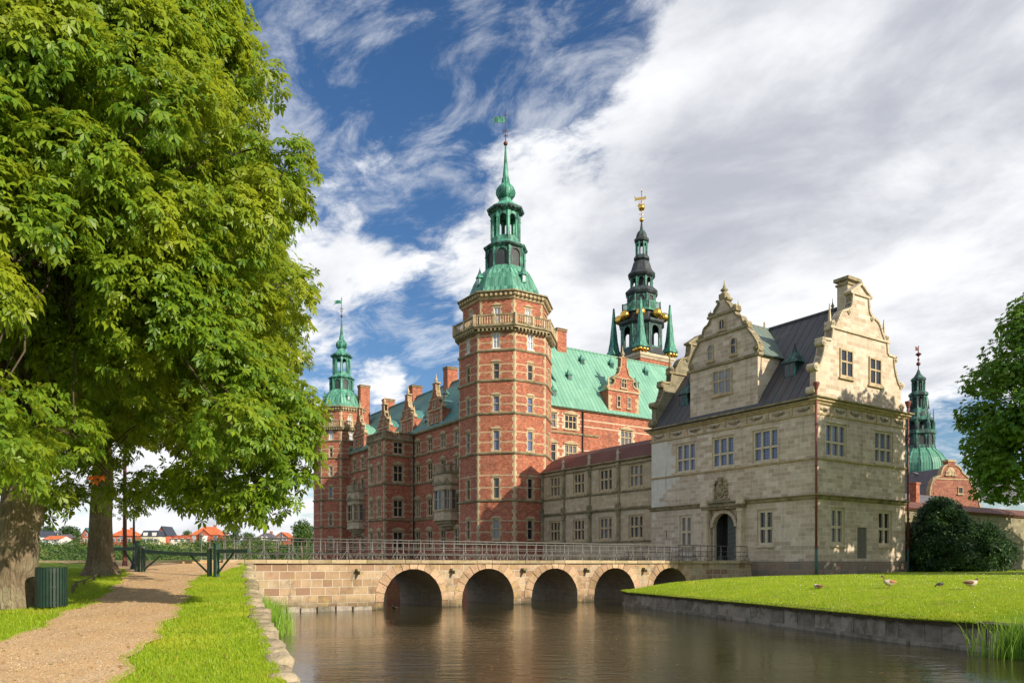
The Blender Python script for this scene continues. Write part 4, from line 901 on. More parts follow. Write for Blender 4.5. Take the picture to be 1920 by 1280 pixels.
wall(mb, (0, GL), (0, -1), GL, GZ, GE, hLd, clL, [k*.5 for k in range(1, 12)], [4.75+k*.36 for k in range(18)], rm=3)
aw = aG
hR = [(aw(1548), aw(1588), 7.85, 10.4, kw3), (aw(1640), aw(1674.5), 7.85, 10.4, kw3), (aw(1557.5), aw(1584), 1.35, 4.15, kw2), (aw(1646.5), aw(1672), 1.35, 4.15, kw2)]
gr0, gr1 = aw(1607.5), aw(1625.5)
wall(mb, (0, 0), (1, 0), GW, GZ, GE, hR+[(gr0, gr1, .35, 2.75)], None, rm=3)
wall(mb, (GW, 0), (0, 1), GL, GZ, GE); wall(mb, (GW, GL), (-1, 0), GW, GZ, GE)
wall_obj = mb.build('wall', [MT['gate_stone'], MT['trim_stone'], MT['pale_ashlar'], MT['light_trim']], gh)
holes_windows(gh, (0, GL), (0, -1), hL); holes_windows(gh, (0, 0), (1, 0), hR)
m = MB(); m.box(gr0, gr1, .12, .16, .35, 2.75)
for k in range(14): 
    z = .4+k*.165; c = (gr0+gr1)/2
    m.prism([(gr0+.02, z+.18), (c, z), (gr1-.02, z+.18), (gr1-.02, z+.24), (c, z+.06), (gr0+.02, z+.24)], .08, .119)
m.build('lattice_door', MT['grate_grey'], gh)
rect = [(0, 0), (GW, 0), (GW, GL), (0, GL)]
m = MB(); m.ring(rect, .14, GZ, -.02+.15, True, 0, .02); m.build('plinth', MT['plinth_stone'], gh)
m = MB(); m.ring(rect, .16, 4.68, 4.9, True, 1); m.ring(rect, .30, 4.902, 5.03, True, 1); m.ring(rect, .10, 7.56, 7.72, True, 0); m.ring(rect, .09, 10.85, 11.0, True, 0)
m.ring(rect, .16, 11.62, 11.75, True, 0); m.ring(rect, .34, 11.752, 11.95, True, 0); m.ring(rect, .5, 11.952, 12.12, True, 1, top=.03)
# carved frieze: foliage reliefs on flat blocks
def carve(cx, cz, s, fl):
    for k in range(7):
        a = R(360/7*k+10); m.prism([(cx+fl*(k-3)*.10*s, cz-.10*s), (cx+fl*((k-3)*.10+.10)*s, cz+.02*s*math.sin(k*2)), (cx+fl*((k-3)*.17+.05)*s, cz+.15*s*math.cos(k)), (cx+fl*(k-3)*.10*s-.04, cz+.04*s)], -.07, .02, 2)
    m.box(cx-.5*s, cx+.5*s, -.05, .02, cz-.03, cz+.03, 2); m.ball((cx, -.03, cz), .11*s, 6, 2)
for p, d, L, n in (((0, GL), (0, -1), GL, 8), ((0, 0), (1, 0), GW, 6)):
    m.at(p[0], p[1], 0, math.atan2(d[1], d[0]))
    for j in range(n): u = L*(j+.5)/n; carve(u, 11.3, 1.15, 1 if j % 2 else -1)
    for j in range(n+1): u = min(max(L*j/n, .25), L-.25); m.box(u-.16, u+.16, -.07, .02, 11.0, 11.62, 0)
m.at(); m.build('cornice', [MT['trim_stone'], MT['mossy_trim'], MT['mossy_trim']], gh)
# dark main roof
RG = 20.15
m = MB(); roofplane(m, (-.42, GL-.3, 11.95), (-.42, .3, 11.95), (5.9, .3, RG), (5.9, GL-.3, RG)); roofplane(m, (GW+.42, .3, 11.95), (GW+.42, GL-.3, 11.95), (5.9, GL-.3, RG), (5.9, .3, RG)); m.box(5.78, 6.02, .3, GL-.3, RG-.05, RG+.12)
m.build('roof', MT['dark_copper_roof'], gh)
# right gable (stands on y=0)
def rgable(half_only=False):
    L = []; c = 5.75
    left = [(-5.75, 12.1), (-5.75, 13.9), (-6.05, 14.0), (-6.1, 14.35)]
    return L
def big_gable(parent, y0, y1, name='gable'):
    m = MB(); c = 5.6
    # outline as half-widths round the centre line
    half = [(5.6, 12.1), (5.55, 14.05)]+spline([(5.5, 14.3), (5.15, 14.6), (4.75, 15.5), (4.6, 16.3)], 4)+[(4.85, 16.35), (4.85, 16.55), (3.75, 16.62), (3.65, 17.35), (3.75, 17.38), (3.75, 17.6)]
    half += spline([(3.35, 17.62), (3.05, 18.0), (2.45, 18.9), (1.4, 19.35), (1.17, 19.9)], 4)+[(1.12, 20.45), (1.35, 20.5), (1.35, 20.65)]
    out = half+[(0, 21.5)]+[(-a, b) for a, b in reversed(half)]
    m.prism([(c+a, b) for a, b in out], y0, y1, 0)
    cp = [p for p in half if 13.9 < p[1]]
    for s in (-1, 1):
        q = [(c+s*a, b) for a, b in cp]
        coping(m, q if s > 0 else q[::-1], y0-.10, y1+.08, .17, 1)
        volute(m, c+s*5.68, 12.6, .30, y0-.12, y1+.1, 1); volute(m, c+s*5.62, 14.3, .28, y0-.12, y1+.1, 1); volute(m, c+s*4.72, 16.2, .21, y0-.1, y1+.08, 1); volute(m, c+s*3.55, 17.82, .20, y0-.1, y1+.08, 1); volute(m, c+s*1.5, 19.0, .2, y0-.1, y1+.08, 1)
        obelisk(m, c+s*3.55, (y0+y1)/2, 17.62, 1.75, .16, 1)
    for (zz_, w) in ((12.13, 5.75), (17.42, 3.9)): m.box(c-w, c+w, y0-.12, y0+.02, zz_, zz_+.16, 1)
    m.box(c-1.36, c+1.36, y0-.12, y1+.08, 20.45, 20.62, 1); coping(m, [(c+1.42, 20.6), (c, 21.5), (c-1.42, 20.6)], y0-.14, y1+.08, .15, 1)
    return m
m = big_gable(gh, 0, .5); gb_ = m.build('gable', [MT['gate_stone'], MT['light_trim']], gh)
ag = [GC.hit(p, 700, 'y', 0)[0] for p in (1574, 1598.5, 1628.5, 1651.5)]
for a, b in ((ag[0], ag[1]), (ag[2], ag[3])):
    window(gb_, ((a+b)/2, 0, 13.95 if a < 4 else 13.85), 0, b-a, 2.15, 2, 2, 'stone', None, 'dark_glass', proud=True, tr=.45, mw=.13)
m = big_gable(gh, 0, .5); o = m.build('gable', [MT['shaded_mossy_ashlar'], MT['mossy_trim']], gh, (0, GL-.5, 0))  # rear gable in darkened stone, its colour toning down the sunlit face
m = MB(); m.box(5.0, 6.4, .7, 1.6, 19.2, 21.5, 0); m.box(4.9, 6.5, .6, 1.7, 21.502, 21.65, 1); m.box(5.05, 6.35, .75, 1.55, 21.652, 21.85, 0); m.box(4.8, 6.6, .5, 1.8, 21.852, 22.1, 1)
m.build('chimney', [MT['light_trim'], MT['mossy_trim']], gh)
# dormer gable over the door
cy = 8.7
g2 = MB(); g2.at(0, GL, 0, -math.pi/2); uc = GL-cy
half = [(3.55, 12.1), (3.55, 16.25), (3.75, 16.3), (3.75, 16.5)]+spline([(3.6, 16.5), (3.65, 17.1), (3.15, 18.0), (2.55, 18.75)], 4)+[(2.6, 18.9), (2.25, 18.95)]+spline([(2.2, 19.2), (2.0, 19.75), (1.55, 20.0), (1.35, 20.3)], 4)
half += [(1.5, 20.4), (1.5, 20.55)]+spline([(1.0, 20.6), (.85, 21.0), (.55, 21.3), (.45, 21.5)], 3)+[(.6, 21.52), (.6, 21.66)]
out = half+[(-a, b) for a, b in reversed(half)]
g2.prism([(uc+a, b) for a, b in out], .0, .45, 0)
for s in (-1, 1):
    q = [(uc+s*a, b) for a, b in half if b > 16.4]; coping(g2, q if s > 0 else q[::-1], -.12, .53, .16, 1)
    volute(g2, uc+s*3.45, 16.85, .27, -.12, .55, 1); volute(g2, uc+s*2.35, 19.1, .22, -.12, .55, 1); volute(g2, uc+s*1.3, 20.7, .2, -.1, .5, 1)
    finial(g2, uc+s*3.6, .2, 16.6, 1.0, .18, 1); finial(g2, uc+s*1.45, .2, 20.5, .7, .13, 1)
for zz_, w in ((16.28, 3.8), (18.72, 2.75), (20.36, 1.55)): g2.box(uc-w, uc+w, -.16, .02, zz_, zz_+.2, 1)
g2.box(uc-.32, uc+.32, -.1, .55, 21.67, 22.1, 1)
finial(g2, uc, .22, 22.05, 1.2, .34, 1)
g2.at(); gd = g2.build('gable', [MT['gate_stone'], MT['mossy_trim']], gh)
def onL(y0, y1, z0, z1, **k): window(gd, (0, (y0+y1)/2, z0), -math.pi/2, abs(y1-y0), z1-z0, proud=True, **k)
yb = lambda px, py=700: GC.hit(px, py, 'x', 0)[1]
onL(yb(1337), yb(1373), 13.85, 15.9, cols=3, rows=2, mw=.12)
onL(yb(1327), yb(1338.5), 16.85, 18.25, cols=1, rows=2, arch=True, mw=.09); onL(yb(1370), yb(1381.5), 16.85, 18.25, cols=1, rows=2, arch=True, mw=.09); onL(yb(1348.5), yb(1360), 19.15, 20.05, cols=2, rows=1, arch=True, mw=.07)
m = MB()
m.box(.451, 3.45, cy-3.45, cy+3.45, 11.9, 16.45, 0)
m.build('gable_side_wall', MT['gate_stone'], gh)
m = MB()
for s in (1, -1):
    ye = cy-3.75*s; a = ((.46, ye, 16.4), (3.45, ye, 16.4), (6.0, cy, 20.1), (.46, cy, 20.1))
    roofplane(m, *(a if s > 0 else (a[1], a[0], a[3], a[2])), th=.1)
m.box(.46, 6.0, cy-.1, cy+.1, 20.0, 20.2); m.build('cross_roof', MT['valley_copper_roof'], gh)
nrm = (-(RG-11.95), 0, 6.32)
for px_, py_, s in ((1482, 702, 1.5), (1283, 757, 1.4)):
    x_, y_, z_ = GC.on(px_, py_, (-.42, 0, 11.95), nrm); roof_vent(gh, x_, y_, z_, -math.pi/2, s, 'dark_patina')
for px_ in (1445, ): m = MB(); m.tube([(5.9, 9.2, 20), (5.9, 9.2, 20.9)], .08, 6); finial(m, 5.9, 2.6, 20.2, .9, .15); m.build('ridge_finial', MT['mossy_trim'], gh)
# portal
pt = MB(); pt.at(0, GL, 0, -math.pi/2)
arch_panel(pt, rD*2+.5, .22, 4.62, rD+.25, rD-.12, 4.35-rD+.12-.12, .5, 0, 0, 14)
pt.v = [v for v in pt.v]
pt2 = MB(); pt2.at(0, GL-(ud0-.25), 0, -math.pi/2)
arch_panel(pt2, rD*2+.5, .22, 4.66, rD+.25, rD-.1, 4.2-rD, .3, 0, 0, 14)
w2 = rD*2+.5
pt2.M = pt2.M @ Matrix.Translation((0, -.16, 0))
for x in (-.55, w2+.05): pt2.box(x, x+.5, -.16, .3, .22, 4.4, 0); pt2.box(x-.07, x+.57, -.24, .3, .221, .55, 0); pt2.box(x-.05, x+.55, -.22, .3, 4.15, 4.4, 0); pt2.box(x+.06, x+.44, -.22, -.1, .9, 4.0, 0)
pt2.box(-.7, w2+.7, -.28, .3, 4.401, 4.62, 1); pt2.box(-.78, w2+.78, -.4, .3, 4.621, 4.74, 1); pt2.box(-.75, -.05, -.34, .3, 4.741, 5.25, 0); pt2.box(w2+.05, w2+.75, -.34, .3, 4.741, 5.25, 0)
for k in range(13):
    a0, a1 = math.pi*k/13+.01, math.pi*(k+1)/13-.01; r0, r1 = rD-.12, rD+.16; cz = 4.2-rD; cx_ = w2/2; e = -.09 if k == 6 else -.05
    pt2.prism([(cx_+r0*math.cos(a0), cz+r0*math.sin(a0)), (cx_+r1*math.cos(a0), cz+r1*math.sin(a0)), (cx_+r1*math.cos(a1), cz+r1*math.sin(a1)), (cx_+r0*math.cos(a1), cz+r0*math.sin(a1))], e, .1, 0)
pt2.at(); pt2.build('portal', [MT['light_trim'], MT['mossy_trim']], gh)
m = MB(); m.box(1.2, 1.3, GL-ud1-.2, GL-ud0+.2, .2, 4.6, 0); m.box(.3, 1.3, GL-ud1-.3, GL-ud1, .2, 4.6, 0); m.box(.3, 1.3, GL-ud0, GL-ud0+.3, .2, 4.6, 0); m.build('passage', MT['shadow_interior'], gh)
m = MB(); m.at(.34, GL-udc, 0, -math.pi/2)
def leaf(mm_, x0, x1, n=5):
    mm_.box(x0, x1, 0, .08, .23, 4.3, 0)
    for k in range(n*2): 
        w = (x1-x0); z = .3+k*.4
        mm_.prism([(x0, z), (x1, z+.35), (x1, z+.40), (x0, z+.05)], -.03, .001, 0)
leaf(m, .02, rD); m.build('door_leaf', MT['door_grey'], gh)
m = MB(); m.at(.34, GL-udc+rD-.02, 0, 0); leaf(m, .05, rD*.9); m.build('door_leaf', MT['door_grey'], gh)
# coat of arms
m = MB(); cu = uL(1352); m.at(0, GL, 0, -math.pi/2)
m.prism([(cu-.42, 6.35), (cu+.42, 6.35), (cu+.46, 6.0), (cu+.3, 5.55), (cu, 5.32), (cu-.3, 5.55), (cu-.46, 6.0)][::-1], -.12, .02); m.box(cu-.9, cu+.9, -.1, .02, 5.14, 5.3)
for s in (-1, 1):
    for k in range(6): m.ball((cu+s*(.58+.08*math.sin(k*2)), -.04, 5.4+.27*k), .15-.008*k, 6)
    m.tube([(cu+s*.5, -.06, 5.4), (cu+s*.7, -.06, 5.9), (cu+s*.5, -.06, 6.6), (cu+s*.2, -.06, 6.9)], [.1, .09, .08, .04], 5)
m.ball((cu, -.06, 6.55), .24, 8); m.lathe([(.2, 6.7), (.3, 7.0), (.12, 7.05)], 8, 0, cu, -.05)
m.prism([(cu-.25, 6.2), (cu+.25, 6.2), (cu+.2, 5.8), (cu, 5.6), (cu-.2, 5.8)][::-1], -.16, -.121); m.at(); m.build('coat_of_arms', MT['mossy_trim'], gh)
for a, b in ((-.18, -.18), (GW+.12, -.16)):
    m = MB(); m.tube([(a, b, 1.1), (a, b, 12.6)], .085, 8, 0); m.tube([(a, b, GZ), (a, b, 1.1)], .1, 8, 1); m.lathe([(.1, 12.55), (.24, 13.0), (.24, 13.1)], 8, 0, a, b, 0)
    for z in (1.1, 4.0, 7.0, 10.0): m.lathe([(.12, z), (.13, z+.05), (.12, z+.1)], 8, 0, a, b, 0)
    m.build('drainpipe', [MT['pipe_red'], MT['pipe_green']], gh)

# ---------------------------------------------------------------- low stone gallery with the brown roof
gl = thing('gallery', 'low stone gallery with brown roof and small statues linking gatehouse and big tower', 'gallery', GC.loc(), TH)
XA = 1.0; YA, YB = 17.0, 35.6
yg = lambda px: GC.hit(px, 900, 'x', XA)[1]
up = [(YB-yg(a), YB-yg(b)) for a, b in ((1030, 1050), (1074.3, 1095.6), (1122.8, 1148.1), (1178.6, 1206.3))]
kwg = dict(cols=3, rows=2, style='stone', glass='dark_glass', depth=.25, tr=.48, mw=.17)
hs = [(a, b, 7.2, 9.45, kwg) for a, b in up]+[(a, b, 2.3, 4.6, kwg) for a, b in up]
mb = MB(); L = YB-YA
wall(mb, (XA, YB), (0, -1), L, WATER-.1, 9.95, hs, None); mb.box(XA+.3, XA+7, YA, YB, WATER-.1, 9.9, 0); mb.build('wall', [MT['gallery_stone'], MT['trim_stone']], gl); holes_windows(gl, (XA, YB), (0, -1), hs)
m = MB(); path = [(XA, YB), (XA, YA)]
m.ring(path, .14, 6.85, 7.05, False); m.ring(path, .22, 5.15, 5.42, False); m.ring(path, .12, 9.5, 9.62, False); m.ring(path, .3, 9.85, 10.05, False); m.ring(path, .12, 2.0, 2.18, False); m.ring(path, .12, .2, .5, False); m.build('cornice', MT['mossy_trim'], gl)
m = MB(); roofplane(m, (XA-.3, YB, 9.98), (XA-.3, YA, 9.98), (XA+1.5, YA, 11.5), (XA+1.5, YB, 11.5)); roofplane(m, (XA+1.5, YB, 11.5), (XA+1.5, YA, 11.5), (XA+3.5, YA, 12.3), (XA+3.5, YB, 12.3)); roofplane(m, (XA+7.3, YA, 9.98), (XA+7.3, YB, 9.98), (XA+3.5, YB, 12.3), (XA+3.5, YA, 12.3))
m.build('roof', MT['brown_copper_roof'], gl)
def statue_mesh():
    s = MB(); s.box(-.17, .17, -.17, .17, 0, .22)
    s.lathe([(.14, .22), (.16, .3), (.13, .55), (.12, .72), (.165, .98), (.19, 1.12), (.10, 1.2), (.05, 1.24), (.055, 1.28), (.10, 1.34), (.105, 1.42), (.07, 1.5), (.01, 1.53)], 10, 0, smooth=True)
    s.tube([(.17, 0, 1.12), (.26, -.04, .92), (.12, -.16, .85)], [.055, .045, .035], 6); s.tube([(-.17, 0, 1.12), (-.25, 0, .9), (-.2, -.06, .7)], [.055, .045, .035], 6); s.tube([(-.2, -.08, .25), (-.2, -.08, 1.5)], .018, 5)
    s.v = [(x*.85, y*.85, z*.72) for x, y, z in s.v]
    return s
pil = []
for px in (1058, 1106.5, 1160.5): pil.append(YB-yg(px))
for u in pil+[.3, L-.25]:
    m = MB(); m.at(XA, YB, 0, -math.pi/2)
    for z0, z1 in ((7.05, 9.85), (2.2, 5.15)):
        m.box(u-.2, u+.2, -.16, .02, z0, z1); m.box(u-.27, u+.27, -.26, .02, z1-.3, z1-.02); m.lathe([(.14, z0+.35), (.12, z0+1.2), (.10, z1-.35)], 8, 0, u, -.16); m.box(u-.25, u+.25, -.28, .02, z0+.01, z0+.35)
        m.ball((u, -.2, z1-.5), .16, 8)
    m.box(u-.22, u+.22, -.34, .02, 5.15, 5.9); m.box(u-.12, u+.12, -.1, .02, 5.9, 7.06); m.ball((u, -.25, 5.75), .22, 8)
    m.build('pilaster', MT['mossy_trim'], gl)
st = None
for u in pil:
    loc = (XA-.12, YB-u, 10.06)
    st = statue_mesh().build('statue', MT['light_trim'], gl, loc, -math.pi/2) if st is None else share(st, gl, loc, -math.pi/2)

# ---------------------------------------------------------------- bridge
br = thing('stone_bridge', 'five arched granite and sandstone bridge over the moat leading to the gatehouse door', 'bridge', GC.loc(), TH)
B0, B1 = 5.65, 11.35; ARCH = [-29.6, -24.5, -19.42, -14.27, -9.0]; AR = 1.87; ZS = -2.2; ZT = -.02; AL = -39.0
mb = MB(); ed = [AL]+[(ARCH[k]+ARCH[k+1])/2 for k in range(4)]
ed = [AL, -32.15, -27.05, -21.96, -16.85, -11.64, -6.6, -.02]
for s in (0, 1):
    for k in range(5):
        x0, x1 = ed[k+1], ed[k+2]
        if s == 0: mb.at(x0, B0, 0, 0); arch_panel(mb, x1-x0, WATER-.6, ZT, ARCH[k]-x0, AR, ZS, (B1-B0) if s == 0 else .3, 0, 1, 16)
mb.at()
for x0, x1 in ((ed[0], ed[1]), (ed[6], ed[7])): mb.box(x0, x1, B0, B1, WATER-.6, ZT, 0)
mb.build('masonry', [MT['bridge_stone'], MT['arch_brick']], br)
rng = random.Random(3); m = MB()
for c in ARCH:
    n = 13; m = MB()
    for k in range(n):
        a0, a1 = math.pi*k/n+.012, math.pi*(k+1)/n-.012; r1 = AR+.52+rng.uniform(-.05, .08); e = -.035+rng.uniform(-.012, .012)
        m.at(0, B0, 0, 0); m.prism([(c+AR*math.cos(a0), ZS+AR*math.sin(a0)), (c+r1*math.cos(a0), min(ZS+r1*math.sin(a0), ZT-.01)), (c+r1*math.cos(a1), min(ZS+r1*math.sin(a1), ZT-.01)), (c+AR*math.cos(a1), ZS+AR*math.sin(a1))], e, .02, 0)
    m.build('arch_ring', MT['voussoir_stone'], br)
m.at()
for b, sg in ((B0, -1), (B1-.42, 1)):
    m = MB(); x = AL-1.2
    while x < -.1:
        w = min(rng.uniform(.9, 1.5), -.1-x); j = rng.uniform(-.015, .015); m.box(x+.012, x+w-.012, b-.14+(0 if sg < 0 else .14)+j, b+.42+(0 if sg < 0 else .14)+j, ZT+.003, ZT+.2+rng.uniform(-.01, .012), 0)
        x += w
    m.build('coping', MT['coping_stone'], br)
m = MB(); m.box(AL-3, -.15, B0+.42, B1-.42, ZT-.1, ZT+.1); m.build('deck', MT['gravel'], br)
for x in (-33, -27.05, -21.96, -16.85, -11.64):
    m = MB(); m.box(x-.13, x+.13, B0-.32, B0+.02, ZT-.42, ZT-.3); m.box(x-.05, x+.05, B0-.45, B0+.02, ZT-.62, ZT-.421); m.build('water_spout', MT['mossy_trim'], br)
m = MB()       # stepped foot course along the waterline
x = AL
while x < -.5:
    w = rng.uniform(.7, 1.2)
    if not any(abs(x+w/2-c) < AR+.1+w/2 for c in ARCH): m.box(x+.02, x+w-.02, B0-.22+rng.uniform(-.04, .03), B0+.02, WATER-.4, WATER+.22+rng.uniform(-.05, .05), 0, .03)
    x += w
m.build('footing', MT['wall_granite'], br)
# iron railings on both edges
def railing(y, label, x0, x1, side):
    t = thing('bridge_railing', label, 'railing', (*GC.w(0, y), ZT+.2), TH, 'iron railings on the two edges of the bridge')
    H = 1.12
    m = MB(); n = max(int((x1-x0)/1.5), 2)
    m.tube([(x0, 0, H), (x1, 0, H)], .035, 6); m.tube([(x0, 0, H*.62), (x1, 0, H*.62)], .02, 5); m.tube([(x0, 0, .34), (x1, 0, .34)], .02, 5); m.build('rails', MT['rail_iron'], t)
    p = MB(); p.lathe([(.055, 0), (.055, .05), (.034, .1), (.03, .45), (.045, .47), (.03, .5), (.026, H)], 8, smooth=True)
    for s in (-1, 1):
        p.tube([(s*.03, 0, .50), (s*.10, 0, .40), (s*.20, 0, .24), (s*.30, 0, .10), (s*.33, 0, .02)], .019, 5); p.tube([(s*.20+.06*math.cos(R(40*k))*s, 0, .10+.06*math.sin(R(40*k))) for k in range(8)], .014, 4)
    a = p.build('post', MT['rail_iron'], t, (x0, 0, 0))
    q = MB(); q.tube([(0, 0, 0), (0, 0, H)], .020, 6); q.tube([(0, 0, .5), (0, side*.3, .02)], .015, 5)
    b = q.build('baluster', MT['rail_iron'], t, (x0+(x1-x0)/n/2, 0, 0))
    for k in range(n+1):
        if k: share(a, t, (x0+(x1-x0)*k/n, 0, 0))
        if k and k < n: share(b, t, (x0+(x1-x0)*(k+.5)/n, 0, 0))
    e = MB(); e.lathe([(.06, -.1), (.06, 0), (.04, .1), (.035, H+.12), (.05, H+.16)], 8, smooth=True); e.ball((0, 0, H+.27), .13, 10)
    e1 = e.build('ball_post', MT['rail_iron'], t, (x0-.45, 0, 0))
    return t, e1
t1, e1 = railing(B0+.12, 'near iron railing with scrolled feet along the moat side edge of the bridge', AL-.6, -.5, 1)
t2, e2 = railing(B1-.12, 'rear iron railing along the castle side edge of the bridge', AL-.6, -.5, -1)

# ---------------------------------------------------------------- garden wall right of the gatehouse and the gabled brick house behind
gw = thing('garden_wall', 'long mossy garden wall with tiled coping in the shade right of the gatehouse', 'wall', GC.loc(), TH)
m = MB(); X0 = GW; wall(m, (X0, 4.2), (1, 0), 42, GZ, 4.9, [(14.2, 15.6, 1.0, 3.0)], None); m.box(X0+42, X0+42.1, 4.2, 5, GZ, 4.9); m.build('wall', [MT['shaded_mossy_ashlar'], MT['trim_stone']], gw)
m = MB(); m.prism([(X0, 4.85), (X0+42, 4.85), (X0+42, 5.05), (X0, 5.05)], 4.0, 5.0); roofplane(m, (X0, 3.85, 5.06), (X0+42, 3.85, 5.06), (X0+42, 5.2, 5.75), (X0, 5.2, 5.75)); m.build('coping', MT['dark_tile'], gw)
window(gw, (X0+14.9, 4.2, 1.0), 0, 1.4, 2.0, 2, 2, 'stone')
hb = 92.0; hx = (1791-CX)/F*hb; mh = hb/F; zq = lambda y: (HY-y)*mh
h = thing('gabled_house', 'red brick house with curved gable and slate roof beyond the garden wall', 'house', (hx, hb, 0), R(14))
def hh(px, py): return ((px-1791)*mh*1.02, zq(py))
Lp = [hh(*p) for p in ((1737, 945), (1737, 925), (1741, 907), (1750, 897), (1760, 893), (1763, 884), (1768, 876), (1777, 872))]
Rp = [hh(*p) for p in ((1790, 872), (1800, 877), (1806, 886), (1816, 893), (1822, 899), (1826, 909), (1834, 914), (1839, 922), (1841, 932), (1845, 950))]
m = MB(); outl = [Lp[0]]+spline(Lp[1:], 3)+spline(Rp[:-1], 3)+[Rp[-1]]; m.prism([(outl[0][0], -1)]+outl+[(outl[-1][0], -1)], 0, .4, 0) if False else m.prism(([(Lp[0][0], -1)]+outl+[(Rp[-1][0], -1)])[::-1], 0, .4, 0)
coping(m, outl, -.08, .5, .18, 1); m.box(Lp[2][0], Rp[5][0], -.05, .02, zq(899), zq(897), 1); m.prism([((1781-1791)*mh+.55*math.cos(R(30*k)), zq(884)+.55*math.sin(R(30*k))) for k in range(12)], -.05, .02, 1)
m.box(Lp[1][0]+.2, Rp[-1][0]-.2, .41, 14, -1, zq(925), 0); m.build('wall', [MT['house_brick'], MT['trim_stone']], h)
for px in (1773, 1787): window(h, ((px-1791)*mh, 0, zq(890)), 0, .5, .42, 1, 1, proud=True, mw=.06)
window(h, ((1802-1791)*mh, 0, zq(925)), 0, .7, .8, 1, 1, proud=True, mw=.06)
m = MB(); m.box(-1.1, -.1, -.1, .7, zq(874), zq(866), 0); m.box(-1.2, 0, -.2, .8, zq(866), zq(862), 1); m.build('chimney', [MT['house_brick'], MT['trim_stone']], h)
m = MB(); roofplane(m, (3.8, .45, zq(935)), (20, 2.5, zq(935)), (20, 8, zq(880)), (-.8, 6, zq(874))); roofplane(m, (-3.3, .45, zq(930)), (0.2, .45, zq(873)), (0.2, 14, zq(873)), (-3.3, 14, zq(930))); m.build('roof', MT['slate_tile'], h)
# low tiled outbuilding whose red roof edge shows under the tree
ob_ = thing('outbuilding', 'small brick outbuilding with a red chimney half hidden under the right-hand tree', 'outbuilding', (*GC.w(X0+22, 9), 0), TH)
m = MB(); m.box(-6, 8, 0, 6, GZ, 5.2); m.build('wall', MT['house_brick'], ob_)
m = MB(); roofplane(m, (-6.2, -.3, 5.1), (8.2, -.3, 5.1), (8.2, 3, 7.6), (-6.2, 3, 7.6)); roofplane(m, (8.2, 6.3, 5.1), (-6.2, 6.3, 5.1), (-6.2, 3, 7.6), (8.2, 3, 7.6)); m.build('roof', MT['slate_tile'], ob_)
m = MB(); m.box(-3, -2.3, .6, 1.3, 5.2, 8.3); m.box(-3.08, -2.22, .52, 1.38, 8.3, 8.5); m.build('chimney', MT['red_brick'], ob_)
# ---------------------------------------------------------------- ground, banks, path, water
from mathutils import noise as MN
def gz(x, y):
    """height of the left bank"""
    d = y
    if d < 10: z = -1.6
    elif d < 39: z = -1.6+.0541*(d-10)
    else: z = -.03+.02*min(d-39, 4)/4
    if d > 58: z -= min((d-58)*.3, 3)
    return z
def gzr(x, y): return gz(x, y)+.045*MN.noise(Vector((x*.35, y*.35, 0)))
def interp(tab, y):
    for (y0, x0), (y1, x1) in zip(tab, tab[1:]):
        if y0 <= y <= y1: return x0+(x1-x0)*(y-y0)/(y1-y0)
    return tab[0][1] if y < tab[0][0] else tab[-1][1]
BANK = [(-30, 6), (0, .6), (5, -1.1), (10.3, -2.95), (12, -3.6), (15, -4.72), (20, -6.6), (25, -8.4), (30, -10.15), (38, -12.95), (39.4, -13.3), (44.3, -16.9), (50, -24), (56, -36), (62, -60), (70, -95)]
PL = [(-30, -6.5), (8, -7.0), (10.3, -7.6), (12.97, -8.7), (15.3, -9.5), (17.6, -10.15), (20, -10.8), (26.2, -13.4), (30.6, -15.2), (33, -16.5), (38, -20), (45, -27)]
PR = [(-30, -2.5), (8, -4.6), (10.5, -5.3), (14.3, -6.6), (20.4, -8.6), (25.6, -10.7), (29.5, -12.0), (33, -12.2), (36, -12.6), (38, -13.4), (41, -14.0), (45, -18)]
def sheet(name, xl, xr, y0, y1, ny, nx, zf, mat, label=None, pw=1.0, kind='structure'):
    vs = []; fs = []
    for j in range(ny+1):
        y = y0+(y1-y0)*j/ny; a, b = xl(y), xr(y)
        for i in range(nx+1): t = (i/nx)**pw; x = b+(a-b)*t; vs.append((x, y, zf(x, y)))
    for j in range(ny):
        for i in range(nx): k = j*(nx+1)+i; fs.append((k+1, k, k+nx+1, k+nx+2))
    me = bpy.data.meshes.new(name); me.from_pydata(vs, [], fs); me.materials.append(MT[mat]); me.polygons.foreach_set('use_smooth', [True]*len(fs)); me.update()
    o = bpy.data.objects.new(name, me); COL.objects.link(o); o['kind'] = kind
    return o
wj = lambda y: .10*math.sin(y*1.7)+.07*math.sin(y*4.1+1)
sheet('ground', lambda y: -110, lambda y: interp(BANK, y)-.05, -30, 69, 260, 60, gzr, 'bank_grass', pw=2.2)
sheet('path', lambda y: interp(PL, y)+wj(y), lambda y: interp(PR, y)+wj(y+9), -30, 45, 300, 14, lambda x, y: gzr(x, y)+.035, 'gravel')
w = MB(); w.face([(-1500, -400, WATER), (1500, -400, WATER), (1500, 1500, WATER), (-1500, 1500, WATER)]); wo = w.build('water', MT['moat_water']); wo['kind'] = 'structure'
